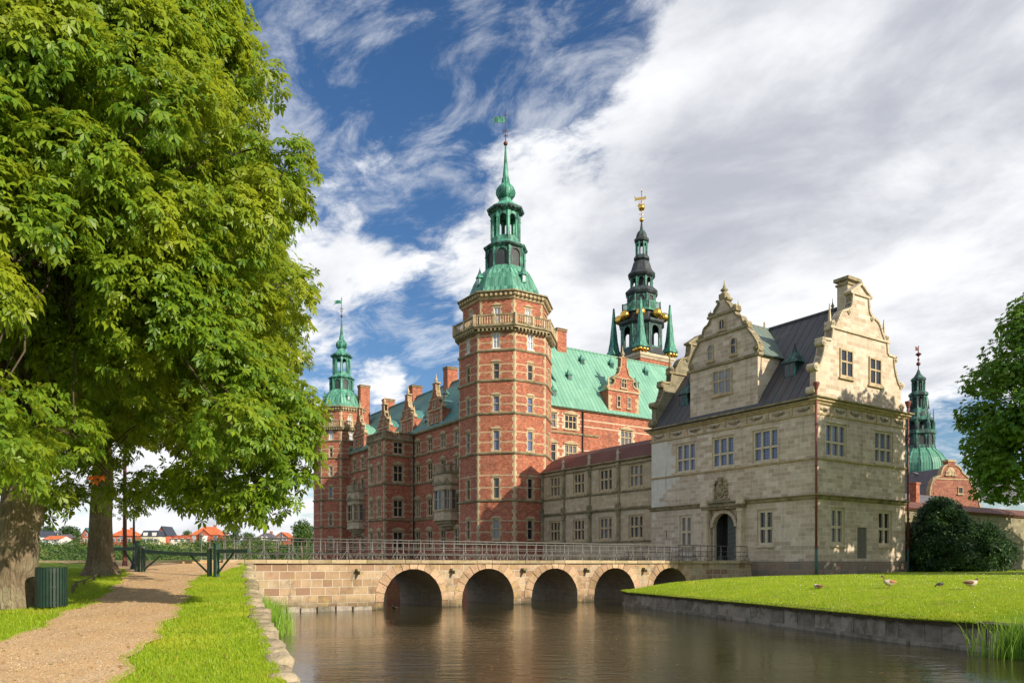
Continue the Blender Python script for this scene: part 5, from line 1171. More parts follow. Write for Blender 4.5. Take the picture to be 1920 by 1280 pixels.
# right lawn
EDGE = [(17.5, -30), (17.3, 0), (16.4, 10), (15.1, 17), (13.75, 22.7), (12.7, 24.6), (11.9, 28.1), (10.8, 32.9), (9.43, 38.2), (8.1, 43.2), (7.05, 46.9), (7.0, 48.6), (7.7, 50.2), (10.0, 53.6), (13.2, 57.2), (16.8, 59.6)]
EF = [(80, -30), (80, -5), (80, 8), (80, 15), (80, 22), (80, 26), (80, 32), (80, 40), (80, 50), (80, 60), (80, 70), (80, 76), (80, 82), (80, 88), (80, 94), (80, 100)]
def dens(P, n):
    out = []
    for k in range(len(P)-1):
        for j in range(n): t = j/n; out.append((P[k][0]*(1-t)+P[k+1][0]*t, P[k][1]*(1-t)+P[k+1][1]*t))
    return out+[P[-1]]
ED = dens(EDGE, 6); EFD = dens(EF, 6)
def edge_dist(x, y):
    best = 1e9
    for (a, b) in EDSEG:
        t = max(0, min(1, ((x-a[0])*b[2]+(y-a[1])*b[3])/b[4])); dx = x-a[0]-b[2]*t; dy = y-a[1]-b[3]*t; best = min(best, dx*dx+dy*dy)
    return math.sqrt(best)
EDSEG = [((p[0], p[1]), (0, 0, q[0]-p[0], q[1]-p[1], (q[0]-p[0])**2+(q[1]-p[1])**2)) for p, q in zip(EDGE, EDGE[1:])]
def lz(x, y): d = edge_dist(x, y); return -1.79+1.12*(1-math.exp(-d/4.6))+.03*MN.noise(Vector((x*.4, y*.4, 3)))*min(d, 1)
vs = []; fs = []; NS = 44
for (e, f_) in zip(ED, EFD):
    for i in range(NS+1): t = (i/NS)**2.2; x = e[0]+(f_[0]-e[0])*t; y = e[1]+(f_[1]-e[1])*t; vs.append((x, y, lz(x, y)))
for j in range(len(ED)-1):
    for i in range(NS): k = j*(NS+1)+i; fs.append((k, k+1, k+NS+2, k+NS+1))
me = bpy.data.meshes.new('lawn'); me.from_pydata(vs, [], fs); me.materials.append(MT['lawn_grass']); me.polygons.foreach_set('use_smooth', [True]*len(fs)); me.update()
lawn = bpy.data.objects.new('lawn', me); COL.objects.link(lawn); lawn['kind'] = 'structure'
# retaining walls: individual blocks, a projecting foot course, a ragged turf lip
def cumlen(P):
    L = [0]
    for p, q in zip(P, P[1:]): L.append(L[-1]+math.dist(p, q))
    return L
def at_len(P, CL, s):
    for k in range(len(P)-1):
        if s <= CL[k+1]: t = (s-CL[k])/(CL[k+1]-CL[k]); return (P[k][0]*(1-t)+P[k+1][0]*t, P[k][1]*(1-t)+P[k+1][1]*t)
    return P[-1]
rw = thing('retaining_wall', 'grey granite block retaining wall under the right-hand lawn', 'retaining wall', (12, 28, WATER))
PE = [p for p in EDGE if p[1] > 5]; CLn = cumlen(PE); rng = random.Random(5)
m = MB(); m2 = MB(); so_ = Vector((-12, -28, -WATER))
def block(mm, a, b, z0, z1, out, back, jit=.02, side=1):
    d = Vector((b[0]-a[0], b[1]-a[1])).normalized(); n = Vector((-d.y, d.x))*side
    j = [rng.uniform(-jit, jit) for _ in range(8)]
    q = []
    for z, k0 in ((z0, 0), (z1, 4)):
        g_ = .012
        for (p, o_, k) in ((a, out, 0), (b, out, 1), (b, -back, 2), (a, -back, 3)):
            e = d*(g_ if p is a else -g_)
            q.append(mm.P((p[0]+e.x+n.x*(o_+j[k0+k]), p[1]+e.y+n.y*(o_+j[k0+k]), z+(j[k]*.5))))
    for f_ in ((0, 1, 5, 4), (1, 2, 6, 5), (2, 3, 7, 6), (3, 0, 4, 7), (4, 5, 6, 7), (3, 2, 1, 0)): mm.fi([q[i] for i in f_])
m.M = Matrix.Translation(so_); m2.M = Matrix.Translation(so_)
s = 0
while s < CLn[-1]-.6:
    w = rng.uniform(.55, 1.15); a = at_len(PE, CLn, s); b = at_len(PE, CLn, s+w); block(m, a, b, WATER+.12, -1.80+rng.uniform(-.03, .03), .0, .5, .022); s += w
s = 0
while s < CLn[-1]-1:
    w = rng.uniform(1.1, 2.2); a = at_len(PE, CLn, s); b = at_len(PE, CLn, s+w); block(m, a, b, WATER-.3, WATER+.13+rng.uniform(-.02, .02), .13, .3, .03); s += w
m.build('blocks', MT['wall_granite'], rw)
# turf lip
s = 0
while s < CLn[-1]-.3:
    a = at_len(PE, CLn, s); b = at_len(PE, CLn, min(s+.3, CLn[-1])); d = Vector((b[0]-a[0], b[1]-a[1])).normalized(); n = Vector((-d.y, d.x)); e = .05+rng.uniform(0, .05); dz = rng.uniform(.04, .13)
    q = [m2.P(p) for p in ((a[0]+n.x*e, a[1]+n.y*e, -1.82-dz), (b[0]+n.x*e, b[1]+n.y*e, -1.83-rng.uniform(.03, .12)), (b[0]+n.x*e*.6, b[1]+n.y*e*.6, -1.75), (a[0]+n.x*e*.6, a[1]+n.y*e*.6, -1.75), (b[0]-n.x*.35, b[1]-n.y*.35, -1.71), (a[0]-n.x*.35, a[1]-n.y*.35, -1.71))]
    m2.fi((q[0], q[1], q[2], q[3])); m2.fi((q[3], q[2], q[4], q[5])); s += .3
m2.build('turf_edge', MT['soil'], rw)
# left bank wall
lw = thing('bank_wall', 'rough sandstone bank wall with tumbled coping stones between the grass strip and the moat', 'bank wall', (-8, 22, WATER))
PB = [(x, y) for y, x in BANK if -5 < y < 39.6]; CB = cumlen(PB); m = MB(); m.M = Matrix.Translation((8, -22, -WATER)); s = 0; rng = random.Random(9)
PB = [(interp(BANK, y), y) for y in [-3+k*.5 for k in range(86)]]; CB = cumlen(PB)
def rock(mm, c, sx, sy, sz, ang):
    n = 8; rows = []
    for zf, rf in ((-1, .8), (-.55, 1.0), (.35, 1.0), (.8, .86), (1.0, .5)):
        r = []
        for k in range(n):
            t = 2*math.pi*k/n; x = math.copysign(abs(math.cos(t))**.6, math.cos(t))*sx*rf*rng.uniform(.88, 1.08); y = math.copysign(abs(math.sin(t))**.6, math.sin(t))*sy*rf*rng.uniform(.88, 1.08)
            r.append(mm.P((c[0]+x*math.cos(ang)-y*math.sin(ang), c[1]+x*math.sin(ang)+y*math.cos(ang), c[2]+zf*sz+rng.uniform(-.12, .12)*sz)))
        rows.append(r)
    for a, b in zip(rows, rows[1:]):
        for k in range(n): j = (k+1) % n; mm.fi((a[k], a[j], b[j], b[k]), None, True)
    mm.fi(rows[-1])
while s < CB[-1]-.4:
    w = rng.uniform(.45, .95); a = at_len(PB, CB, s); b = at_len(PB, CB, s+w); c = ((a[0]+b[0])/2, (a[1]+b[1])/2); z = gz(*c); ang = math.atan2(b[1]-a[1], b[0]-a[0])
    rock(m, (c[0]-.05+rng.uniform(-.06, .06), c[1], z-.10+rng.uniform(-.05, .03)), w*.54, .25+rng.uniform(-.04, .05), .15, ang)
    zt = z-.2; 
    while zt > WATER-.2: h_ = rng.uniform(.28, .42); block(m, a, b, zt-h_, zt-.015, .02+(-.8-zt)*.0, .5, .03, -1); zt -= h_
    s += w
m.build('stones', MT['bank_stone'], lw)
# far shore: rising ground with a town on it
def fz(x, y):
    t = min(max((y-262)/130, 0), 1); return -3+12.2*t*t*(3-2*t)+1.2*MN.noise(Vector((x*.01, y*.01, 1)))
sheet('far_shore', lambda y: -620, lambda y: 620, 255, 900, 60, 90, lambda x, y: fz(x, y)+(max(y-420, 0)*.012), 'far_field')
# kerb across the end of the path
kb = thing('kerb_wall', 'low pale stone kerb wall along the lake edge beyond the gate', 'kerb', (-24, 47, 0)); m = MB()
P = [(-18.2, 45.6), (-24, 50.2), (-30, 53.5), (-42, 57), (-60, 61)]; CK = cumlen(P); s = 0
m.M = Matrix.Translation((24, -47, 0))
while s < CK[-1]-1: w = rng.uniform(1.0, 1.8); a = at_len(P, CK, s); b = at_len(P, CK, s+w); block(m, a, b, -.8, .19, .2, .25, .01); s += w
m.build('kerb_stones', MT['coping_stone'], kb)
# ---------------------------------------------------------------- bin, gate, posts
bn = thing('litter_bin', 'dark green slatted litter bin standing against the big chestnut trunk', 'litter bin', (-11.25, 18.9, gz(-11, 18.9)+.02), R(10), None)
m = MB(); n = 30
for k in range(n):
    a = 2*math.pi*k/n; m.at(.335*math.cos(a), .335*math.sin(a), 0, a+math.pi/2); m.box(-.026, .026, -.012, .012, .04, .98)
m.at(); m.build('slats', MT['bin_green'], bn); m = MB()
for z in (.12, .5, .88): m.lathe([(.322, z), (.322, z+.04), (.31, z+.04), (.31, z)], 30, 0, cap=False)
m.lathe([(.34, .98), (.345, 1.0), (.30, 1.0), (.30, .97)], 30, 0, cap=False); m.build('hoops', MT['bin_green'], bn)
m = MB(); m.lathe([(.28, .03), (.29, .93)], 20, 0); m.build('liner', MT['shadow_interior'], bn)
GA = Vector((-11.2, 29.3)); GB = Vector((-15.6, 32.2)); gdir = (GB-GA).normalized(); gang = math.atan2(gdir.y, gdir.x)
gt = thing('wooden_gate', 'green painted two leaf wooden barrier gate standing closed across the gravel path', 'gate', (GA.x, GA.y, gz(*GA)), gang)
LG = (GB-GA).length; dzg = gz(*GB)-gz(*GA)
def gatepost(x, h, w, base): m = MB(); m.box(x-w, x+w, -w, w, base-.3, base+h, 0); m.prism([(x-w-.01, base+h), (x+w+.01, base+h), (x, base+h+.05)], -w-.01, w+.01, 0); return m.build('post', MT['gate_green'], gt)
gatepost(0, 1.27, .078, 0); gatepost(LG, 1.27, .078, dzg)
gatepost(.42, .98, .066, .06); gatepost(LG-.42, .98, .066, dzg-.02)
m = MB(); m.tube([(.42, 0, 1.05), (.42, 0, 1.15)], .09, 8); m.tube([(LG-.42, 0, 1.0+dzg), (LG-.42, 0, 1.08+dzg)], .09, 8); m.box(.36, .48, -.06, .06, -.1, .05); m.box(LG-.48, LG-.36, -.06, .06, -.1, .05); m.build('post_cap', MT['rail_iron'], gt)
for (xa, za, xb, zb, w) in ((.42, .88, LG/2, .93, .07), (LG/2+.01, .93, LG-.42, .90+dzg, .07)):
    m = MB(); m.prism([(xa, za-w), (xb, zb-w), (xb, zb+w), (xa, za+w)], -.05, .05); 
    e = xa if xa < LG/2 else xb; ez = 0.08 if xa < LG/2 else dzg+.05; s = 1 if xa < LG/2 else -1
    q = [(e, ez), (e+s*.02, ez-.0), (e+s*1.25, .80), (e+s*1.1, .83)]; m.tube([(e, 0, ez+.05), (e+s*1.2, 0, .84)], .045, 4, smooth=False); m.build('gate_leaf', MT['gate_green'], gt)
for s, x0, zb in ((-1, 0, 0), (1, LG, dzg)):
    m = MB(); x1 = x0+s*1.9; m.box(min(x0, x1), max(x0, x1), -.06, .06, zb+.93, zb+1.07); m.tube([(x0+s*.05, 0, zb+.15), (x0+s*1.0, 0, zb+.92)], .05, 4, smooth=False); m.build('side_arm', MT['gate_green'], gt)
# knee-high rail by the bin
kr = thing('knee_rail', 'low wooden rail on short stakes in the grass behind the bin', 'low rail', (-11.6, 20, gz(0, 20))); pr = []
for px, py in ((137, 1109), (143, 1100), (158, 1095), (176, 1087), (186, 1081)):
    D = 3103/(py+3-HY+78.3); x = (px-CX)/F*D; pr.append((x+11.6, D-20, gz(0, D)-gz(0, 20)))
for i, p in enumerate(pr): m = MB(); m.tube([(p[0], p[1], p[2]-.1), (p[0], p[1], p[2]+.22)], .045, 6); m.build('stake', MT['bark'], kr)
m = MB(); m.tube([(p[0], p[1], p[2]+.19) for p in pr], .025, 5); m.build('rail', MT['bark'], kr)
lp = thing('lamp_post', 'slim black lamp post with a curved top just left of the gate', 'lamp post', ((251-CX)/F*34.0, 34.0, gz(0, 34)))
m = MB(); m.lathe([(.16, 0), (.16, .12), (.09, .3), (.06, .5), (.045, 2.0), (.04, 2.35)], 10); m.tube([(0, 0, 2.3), (0, 0, 2.42), (.06, 0, 2.52), (.13, 0, 2.5)], .035, 6); m.build('pole', MT['lamp_black'], lp)
m = MB(); m.lathe([(.02, 2.3), (.10, 2.34), (.11, 2.42), (.04, 2.5)], 8, 0, .15, 0); m.build('lamp_head', MT['lamp_black'], lp)
fp = thing('flag_pole', 'dark plain pole rising into the leaves behind the second trunk', 'pole', ((234-CX)/F*37, 37, gz(0, 37)))
m = MB(); m.lathe([(.13, 0), (.12, .1), (.10, .3), (.085, 3.5), (.07, 9.0)], 8); m.build('shaft', MT['iron_red'], fp)

# ---------------------------------------------------------------- houses of the town across the lake
HD = 400.0
def town(name, label, px0, px1, ytop, ybase, D, style, wallm, roofm, group=None, deep=11, cat='house'):
    k = D/F; w = (px1-px0)*k; cx_ = ((px0+px1)/2-CX)*k; z0 = (HY-ybase)*k; H = (ybase-ytop)*k
    t = thing(name, label, cat, (cx_, D, z0-.0), R(-3), group); hw = w/2
    m = MB()
    if style == 'gable':
        e = H*.45; m.prism([(-hw, -3), (hw, -3), (hw, e), (0, H), (-hw, e)], 0, deep); m.build('wall', MT[wallm], t)
        r = MB(); 
        for s in (-1, 1):
            a = ((s*(hw+.4), -.5, e-.3), (s*(hw+.4), deep, e-.3), (0, deep, H+.15), (0, -.5, H+.15)); roofplane(r, *(a if s > 0 else (a[1], a[0], a[3], a[2])), th=.25)
        r.build('roof', MT[roofm], t); ws = [(x*hw*.55, e*.15) for x in (-1, 0, 1)]+[(0, e*1.0)]
    elif style in ('hip', 'villa'):
        e = H*.48; m.box(-hw, hw, 0, deep, -3, e); m.build('wall', MT[wallm], t); r = MB(); q = hw*.35
        c = [(-hw-.5, -.5, e), (hw+.5, -.5, e), (hw+.5, deep+.5, e), (-hw-.5, deep+.5, e)]; d_ = [(-q, deep*.45, H), (q, deep*.45, H), (q, deep*.55, H), (-q, deep*.55, H)]
        for i in range(4): j = (i+1) % 4; r.face([c[i], c[j], d_[j], d_[i]])
        r.face(d_); r.face(c[::-1]); rf = r.build('roof', MT[roofm], t)
        for x in (-q, q): cm = MB(); cm.box(x-.5, x+.5, deep*.45, deep*.6, H-.8, H+1.0); cm.build('chimney', MT['red_brick'], rf)
        ws = [(x*hw*.7, e*.12) for x in (-1, -.35, .35, 1)]
        if style == 'villa':
            m = MB(); m.prism([(-hw*.35, 0), (hw*.35, 0), (hw*.35, e+.8), (0, H*.82), (-hw*.35, e+.8)], -.9, 4); m.build('front_gable', MT[wallm], t)
            r = MB()
            for s in (-1, 1):
                a = ((s*(hw*.42), -1.3, e+.4), (s*(hw*.42), 4, e+.4), (0, 4, H*.85), (0, -1.3, H*.85)); roofplane(r, *(a if s > 0 else (a[1], a[0], a[3], a[2])), th=.25)
            r.build('gable_roof', MT[roofm], t); m = MB(); m.lathe([(hw*.26, -2), (hw*.26, e*.8), (hw*.3, e*.82), (hw*.3, e*.9)], 8, R(22.5), 0, -1.2); m.build('bay', MT['white_render'], t)
            ws += [(-hw*.75, e*.62), (hw*.75, e*.62)]
        else: ws += [(0, e*.55)]
    elif style == 'long':
        e = H*.5; m.box(-hw, hw, 0, deep, -3, e); m.build('wall', MT[wallm], t); r = MB(); roofplane(r, (-hw-.3, -.5, e), (hw+.3, -.5, e), (hw+.3, deep/2, H), (-hw-.3, deep/2, H), th=.2); roofplane(r, (hw+.3, deep+.5, e), (-hw-.3, deep+.5, e), (-hw-.3, deep/2, H), (hw+.3, deep/2, H), th=.2)
        r.prism([(-hw, e)]*1+[(-hw, e), (hw, e), (hw, e+.02)], .1, .2); r.build('roof', MT[roofm], t)
        for s in (-1, 1): g_ = MB(); g_.face([(s*hw, -.0, e), (s*hw, deep, e), (s*hw, deep/2, H-.1)]); g_.build('end_wall', MT[wallm], t)
        n_ = max(int(w/3.2), 2); ws = [(-hw+w*(i+.5)/n_, e*.25) for i in range(n_)]
    else:  # mansard
        e = H*.52; m.box(-hw, hw, 0, deep, -3, e); m.build('wall', MT[wallm], t); r = MB(); r.box(-hw-.3, hw+.3, -.3, deep+.3, e, H*.97, 0, 1.1); r.build('roof', MT[roofm], t)
        for x in (-hw*.5, hw*.5): d_ = MB(); d_.box(x-1.1, x+1.1, -.2, 2, e+.3, e+2.0); d_.build('dormer', MT['white_render'], t)
        ws = [(x*hw*.66, e*.2) for x in (-1, -.33, .33, 1)]
    for (x, z) in ws:
        ww = min(1.5, w/6); p = MB(); p.box(x-ww/2-.15, x+ww/2+.15, -.12, .05, z-.15, z+1.75, 0); f_ = p.build('window', MT['white_paint'], t); q = MB(); q.box(x-ww/2, x+ww/2, -.16, -.125, z, z+1.6); q.build('pane', MT['house_glass'], f_)
    return t
town('town_house', 'white gabled house with a blue roof, just right of the nearest trunk', 62, 78, 994, 1014, 400, 'gable', 'white_render', 'navy_tile', deep=14)
town('town_house', 'low orange roofed house next to the white gabled house', 80, 112, 1003, 1018, 395, 'long', 'white_render', 'orange_tile')
town('town_house', 'wide low house with dark grey roof between the two chestnut trunks', 106, 143, 1000, 1018, 410, 'long', 'cream_render', 'slate_tile')
town('town_house', 'teal boarded gable house immediately left of the second trunk', 151, 172, 989, 1017, 400, 'gable', 'red_render', 'teal_board')
town('town_house', 'hipped red roofed house right behind the lamp post', 206, 250, 991, 1016, 400, 'hip', 'red_render', 'orange_tile')
town('town_house', 'cream house under a navy mansard roof', 264, 298, 993, 1018, 395, 'mansard', 'cream_render', 'navy_tile')
town('town_house', 'narrow brick house with pointed navy turret roof beside the cream mansard house', 294, 313, 986, 1016, 402, 'gable', 'red_render', 'navy_tile')
town('row_house', 'long low terrace with red tiled roof between turret house and orange villa', 312, 360, 1002, 1016, 405, 'long', 'white_render', 'red_tile', cat='terrace')
town('villa', 'large orange brick villa with steep tiled roof and white bay above the gate', 356, 412, 986, 1018, 395, 'villa', 'red_render', 'orange_tile', cat='villa')
town('town_house', 'white timber gabled house seen over the bridge railing', 476, 513, 998, 1021, 390, 'villa', 'white_render', 'slate_tile')
town('town_house', 'small orange gabled house beside the white timber one', 514, 541, 997, 1013, 408, 'gable', 'red_render', 'orange_tile')

# ---------------------------------------------------------------- birds
def fz_l(px, py):
    for k in range(2000):
        D = 22+k*.02; x = (px-CX)/F*D; z = (HY-py)/F*D
        if z <= lz(x, D): return x, D, lz(x, D)
    return x, D, z
def bird(label, px, py, face, kind, h=.62):
    x, y, z = fz_l(px, py); t = thing('goose' if kind != 'coot' else 'coot', label, 'goose' if kind != 'coot' else 'waterbird', (x, y, z), face)
    s = h/.62; m = MB()
    rs_ = [(-.36, .30, .015), (-.28, .30, .06), (-.15, .29, .125), (0, .28, .155), (.13, .29, .15), (.22, .33, .105), (.27, .40, .06)]
    if kind == 'stand': rs_ += [(.29, .48, .045), (.31, .56, .042), (.345, .60, .05), (.385, .60, .048), (.43, .59, .028), (.47, .575, .012)]
    if kind == 'turn': rs_ = rs_[:6]+[(.26, .39, .062), (.28, .43, .045), (.30, .47, .052), (.33, .475, .046), (.37, .455, .024), (.40, .44, .01)]
    if kind == 'sleep': rs_ = [(-.34, .12, .015), (-.24, .13, .07), (-.1, .14, .12), (.05, .14, .13), (.16, .15, .10), (.2, .2, .06), (.16, .24, .05), (.10, .23, .03)]
    if kind == 'coot': rs_ = [(-.22, .20, .012), (-.15, .19, .06), (-.03, .17, .085), (.08, .17, .07), (.15, .14, .035), (.20, .10, .035), (.23, .08, .028), (.26, .06, .01)]
    body = MB(); body.tube([(a*s, 0, b*s) for a, b, c in rs_], [c*s for a, b, c in rs_], 12)
    body.build('body', MT['coot_black' if kind == 'coot' else 'goose_cream'], t)
    if kind != 'coot':
        for sy in (-1, 1):
            w_ = MB(); zc = .14 if kind == 'sleep' else .30; w_.tube([(.12*s, sy*.085*s, (zc+.03)*s), (0, sy*.115*s, (zc+.03)*s), (-.2*s, sy*.085*s, (zc+.02)*s), (-.36*s, sy*.03*s, (zc+.015)*s)], [.03*s, .085*s, .07*s, .015*s], 8); w_.build('wing', MT['goose_rust' if kind == 'stand' else 'goose_brown'], t)
        if kind in ('stand', 'turn'):
            hd = MB(); k0 = len(rs_)-5; hd.tube([(a*s, 0, b*s) for a, b, c in rs_[k0-1 if kind == 'stand' else k0:-1]], [c*1.08*s for a, b, c in rs_[k0-1 if kind == 'stand' else k0:-1]], 10); hd.build('head', MT['goose_brown'], t)
            bl = MB(); e = rs_[-1]; bl.tube([((e[0]-.03)*s, 0, (e[1]+.005)*s), ((e[0]+.03)*s, 0, (e[1]-.012)*s)], [.018*s, .008*s], 6); bl.build('bill', MT['bill_pink'], t)
    if kind != 'sleep':
        lg = .22 if kind != 'coot' else .13
        for sy in (-1, 1): l = MB(); l.tube([(.02*s, sy*.05*s, lg*s), (.0, sy*.05*s, lg*.5*s), (.02*s, sy*.05*s, .01)], [.022*s, .012*s, .012*s], 6); l.prism([(0, 0), (.09*s, 0), (.08*s, .012), (0, .012)], sy*.05*s-.03*s, sy*.05*s+.03*s); l.build('leg', MT['goose_leg'], t)
bird('resting goose folded down on the lawn, nearest the bridge', 1533, 1103, R(170), 'sleep', .48)
bird('goose standing tall with raised brown neck and rusty wings on the lawn', 1668, 1102, R(182), 'stand', .52)
bird('small black coot feeding head down on the lawn between the geese', 1762, 1101, R(180), 'coot', .50)
bird('goose with lowered head turned right on the lawn nearest the yew', 1820, 1104, R(0), 'turn', .50)
dk_ = thing('duck', 'small dark duck swimming by the first bridge arch', 'duck', ((743-CX)/F*44.5, 44.5-.6, WATER), R(150))
m = MB(); m.tube([(-.2, 0, .06), (-.1, 0, .05), (.05, 0, .05), (.14, 0, .07), (.17, 0, .16), (.2, 0, .19), (.27, 0, .17)], [.02, .08, .09, .05, .035, .04, .015], 10); m.build('body', MT['coot_black'], dk_)
# ---------------------------------------------------------------- vegetation
def unit(v): return v/np.maximum(np.linalg.norm(v, axis=-1, keepdims=True), 1e-9)
def leaves_mesh(name, base, dirn, nrm, L, spread, lens, wid, mat, parent, droop=.18, loc=(0, 0, 0), extra=None):
    """palmate leaves: one folded quad per leaflet. base (N,3), dirn, nrm unit, L (N,)"""
    N = len(base); side = unit(np.cross(nrm, dirn)); nrm = unit(np.cross(dirn, side)); V_ = []
    for a, lf in zip(spread, lens):
        d = dirn*math.cos(R(a))+side*math.sin(R(a)); s = np.cross(nrm, d); l = (L*lf)[:, None]
        b = base; tip = base+d*l-nrm*l*droop+np.array([0, 0, -1.0])*l*droop*.8; mid = base+d*l*.66+nrm*l*.04
        V_.append(np.stack([b, mid+s*l*wid-nrm*l*.07, tip, mid-s*l*wid-nrm*l*.07], 1))
    V_ = np.stack(V_, 1).reshape(-1, 3); nq = len(V_)//4
    me = bpy.data.meshes.new(name); me.vertices.add(len(V_)); me.vertices.foreach_set('co', V_.astype(np.float32).ravel())
    me.loops.add(nq*4); me.loops.foreach_set('vertex_index', np.arange(nq*4, dtype=np.int32)); me.polygons.add(nq); me.polygons.foreach_set('loop_start', np.arange(0, nq*4, 4, dtype=np.int32))
    me.update(calc_edges=True); me.materials.append(MT[mat]); o = bpy.data.objects.new(name, me); COL.objects.link(o); o.parent = parent; o.location = loc
    return o
def rdir(n): v = RNG.normal(size=(n, 3)); return unit(v)
def crown(parent, lobes, per, L, mat, palm=True, sprig=6, petiole=.22, wid=.2, up=.35, name='crown', hang=.35, sub=.30, flat=.0, shell=.75):
    """lobes (n,4) x,y,z,r. Sprigs sit on the lobes' surfaces, leaves radiate from each sprig"""
    lob = np.asarray(lobes); idx = RNG.choice(len(lob), size=per, p=(lob[:, 3]**2)/(lob[:, 3]**2).sum()); d = rdir(per); d[:, 2] = d[:, 2]*.9+up*.5; d = unit(d)
    rr = lob[idx, 3]*(shell+(1.08-shell)*RNG.random(per)**.6); sc = np.array([1, 1, .72])
    c = lob[idx, :3]+d*rr[:, None]*sc
    n = per*sprig; C = np.repeat(c, sprig, 0); O = np.repeat(d, sprig, 0)
    r = rdir(n); out = unit(O*.75+r*.95+np.array([0, 0, -hang*.4])); pos = C+out*(petiole*(.5+RNG.random(n)))[:, None]+rdir(n)*sub*.3
    dirn = unit(out*np.array([1, 1, .6])+np.array([0, 0, -hang])*RNG.random((n, 1))*2.2)
    nr = unit(np.array([0, 0, .75])+O*.9+rdir(n)*.55)
    Ls = L*(.45+.85*RNG.random(n))
    if palm: return leaves_mesh(name, pos, dirn, nr, Ls, (-98, -50, 0, 50, 98), (.62, .88, 1, .88, .62), wid, mat, parent)
    return leaves_mesh(name, pos, dirn, nr, Ls, (-40, 0, 40) if palm is None else (0,), (.8, 1, .8) if palm is None else (1,), wid, mat, parent)
def trunk(m, pts, rads, n=14, flare=0.0, seed=0):
    pts = [Vector(p) for p in pts]; rows = []
    rs = []; ps = []
    for k in range(len(pts)-1):
        for j in range(5): t = j/5; ps.append(pts[k].lerp(pts[k+1], t)); rs.append(rads[k]*(1-t)+rads[k+1]*t)
    ps.append(pts[-1]); rs.append(rads[-1])
    for i, (p, r) in enumerate(zip(ps, rs)):
        row = []
        for k in range(n):
            a = 2*math.pi*k/n; h = (p.z-ps[0].z)
            rr = r*(1+.10*MN.noise(Vector((math.cos(a)*1.3+seed, math.sin(a)*1.3, h*.35)))+.05*math.sin(5*a+h*.4)+(flare*math.exp(-h/.45)*(1+.45*math.sin(5*a+seed))))
            row.append(m.P((p.x+rr*math.cos(a), p.y+rr*math.sin(a), p.z)))
        rows.append(row)
    for a, b in zip(rows, rows[1:]):
        for k in range(n): j = (k+1) % n; m.fi((a[k], a[j], b[j], b[k]), None, True)
    m.fi(rows[-1])
def limb(m, a, b, r0, r1, sag=.1, n=6, seg=7, rnd=None):
    a = Vector(a); b = Vector(b); pts = []; L = (b-a).length
    for k in range(seg+1):
        t = k/seg; p = a.lerp(b, t); p.z += math.sin(math.pi*t)*L*sag; 
        if 0 < k < seg: p += Vector((MN.noise(Vector((p.x, p.y, t*3+a.z)))*.06*L, MN.noise(Vector((p.y, p.z, t*3)))*.06*L, 0))
        pts.append(p)
    m.tube(pts, [r0*(1-t/seg)+r1*t/seg for t in range(seg+1)], n)
def big_tree(name, label, loc, zc, rfun, nl, per, L, mat, trunk_pts, trunk_r, zmin, zmax, flare=.3, lr=(1.0, 1.7), seed=1, inner=.25, limbs=9, low=(1.4, .074), extra=(), **kw):
    t = thing(name, label, 'tree', loc); rn = random.Random(seed); lob = []
    while len(lob) < nl:
        z = rn.uniform(zmin, zmax); a = rn.uniform(0, 2*math.pi) if rn.random() < .6 else math.atan2(-loc[1], -loc[0])+rn.gauss(0, .8); Rz = rfun(z, a)
        if Rz < .3: continue
        r = rn.uniform(*lr); f = 1 if len(lob) > nl*inner else rn.uniform(.2, .75)
        q = max(Rz-r*.85, .1)*f
        if z+loc[2]-r*.72-.35 < max(low[0], low[1]*(loc[1]+q*math.sin(a))): continue
        lob.append((trunk_pts[-1][0]*.6+q*math.cos(a), trunk_pts[-1][1]*.6+q*math.sin(a), z, r))
    lob += list(extra)
    m = MB(); trunk(m, trunk_pts, trunk_r, 18, flare, seed); m.build('trunk', MT['bark'], t)
    m = MB(); top = Vector(trunk_pts[-1])
    mains = []
    for k in range(limbs):
        a = 2*math.pi*k/limbs+rn.uniform(-.3, .3); z = rn.uniform(.25, .85)*(zmax-top.z)+top.z; Rz = rfun(z, a)*.5; e = Vector((top.x*.6+Rz*math.cos(a), top.y*.6+Rz*math.sin(a), z))
        limb(m, top-Vector((0, 0, rn.uniform(0, .6))), e, trunk_r[-1]*.5, trunk_r[-1]*.16, .08, 8); mains.append(e)
    for l in lob:
        c = Vector(l[:3])
        if l in extra:
            e = min((q for q in lob if q not in extra), key=lambda q: (Vector(q[:3])-c).length); limb(m, Vector(e[:3]), c, .02, .007, .12, 4, 6); continue
        e = min(mains, key=lambda q: (q-c).length+(0 if q.z < c.z+2 else 3)); limb(m, e.lerp(top, rn.uniform(0, .25)), c, .045, .014, .06, 4, 5)
    for l in lob[::2]:
        c = Vector(l[:3])
        for _ in range(3): d = Vector((rn.gauss(0, 1), rn.gauss(0, 1), rn.gauss(0, .6))).normalized(); limb(m, c, c+d*l[3]*.9, .018, .006, .05, 3, 3)
    m.build('branches', MT['branch_bark'], t)
    crown(t, lob, per, L, mat, **kw)
    return t, lob
# near chestnut: a wide skirted crown
T1 = (-12.45, 19.3)
def prof(tab): return lambda z: interp(tab, z)
p1 = prof([(1.0, 4.5), (2.0, 6.0), (3.0, 7.0), (4.2, 6.7), (5.4, 6.0), (6.5, 6.3), (8.0, 6.7), (9.2, 6.5), (10.2, 5.9), (12, 5.5), (14, 4.9), (16, 3.9), (18, 2.0), (19, .5)])
def r1(z, a):
    s = math.cos(a-0.0)                          # the side over the path hangs lower and further
    rz = p1(z)
    if z < 3.2 and s < .35: rz = 0 if z < 2.6 else rz*.9
    return rz*(1+.05*math.sin(3*a+z))
g1 = gz(*T1)
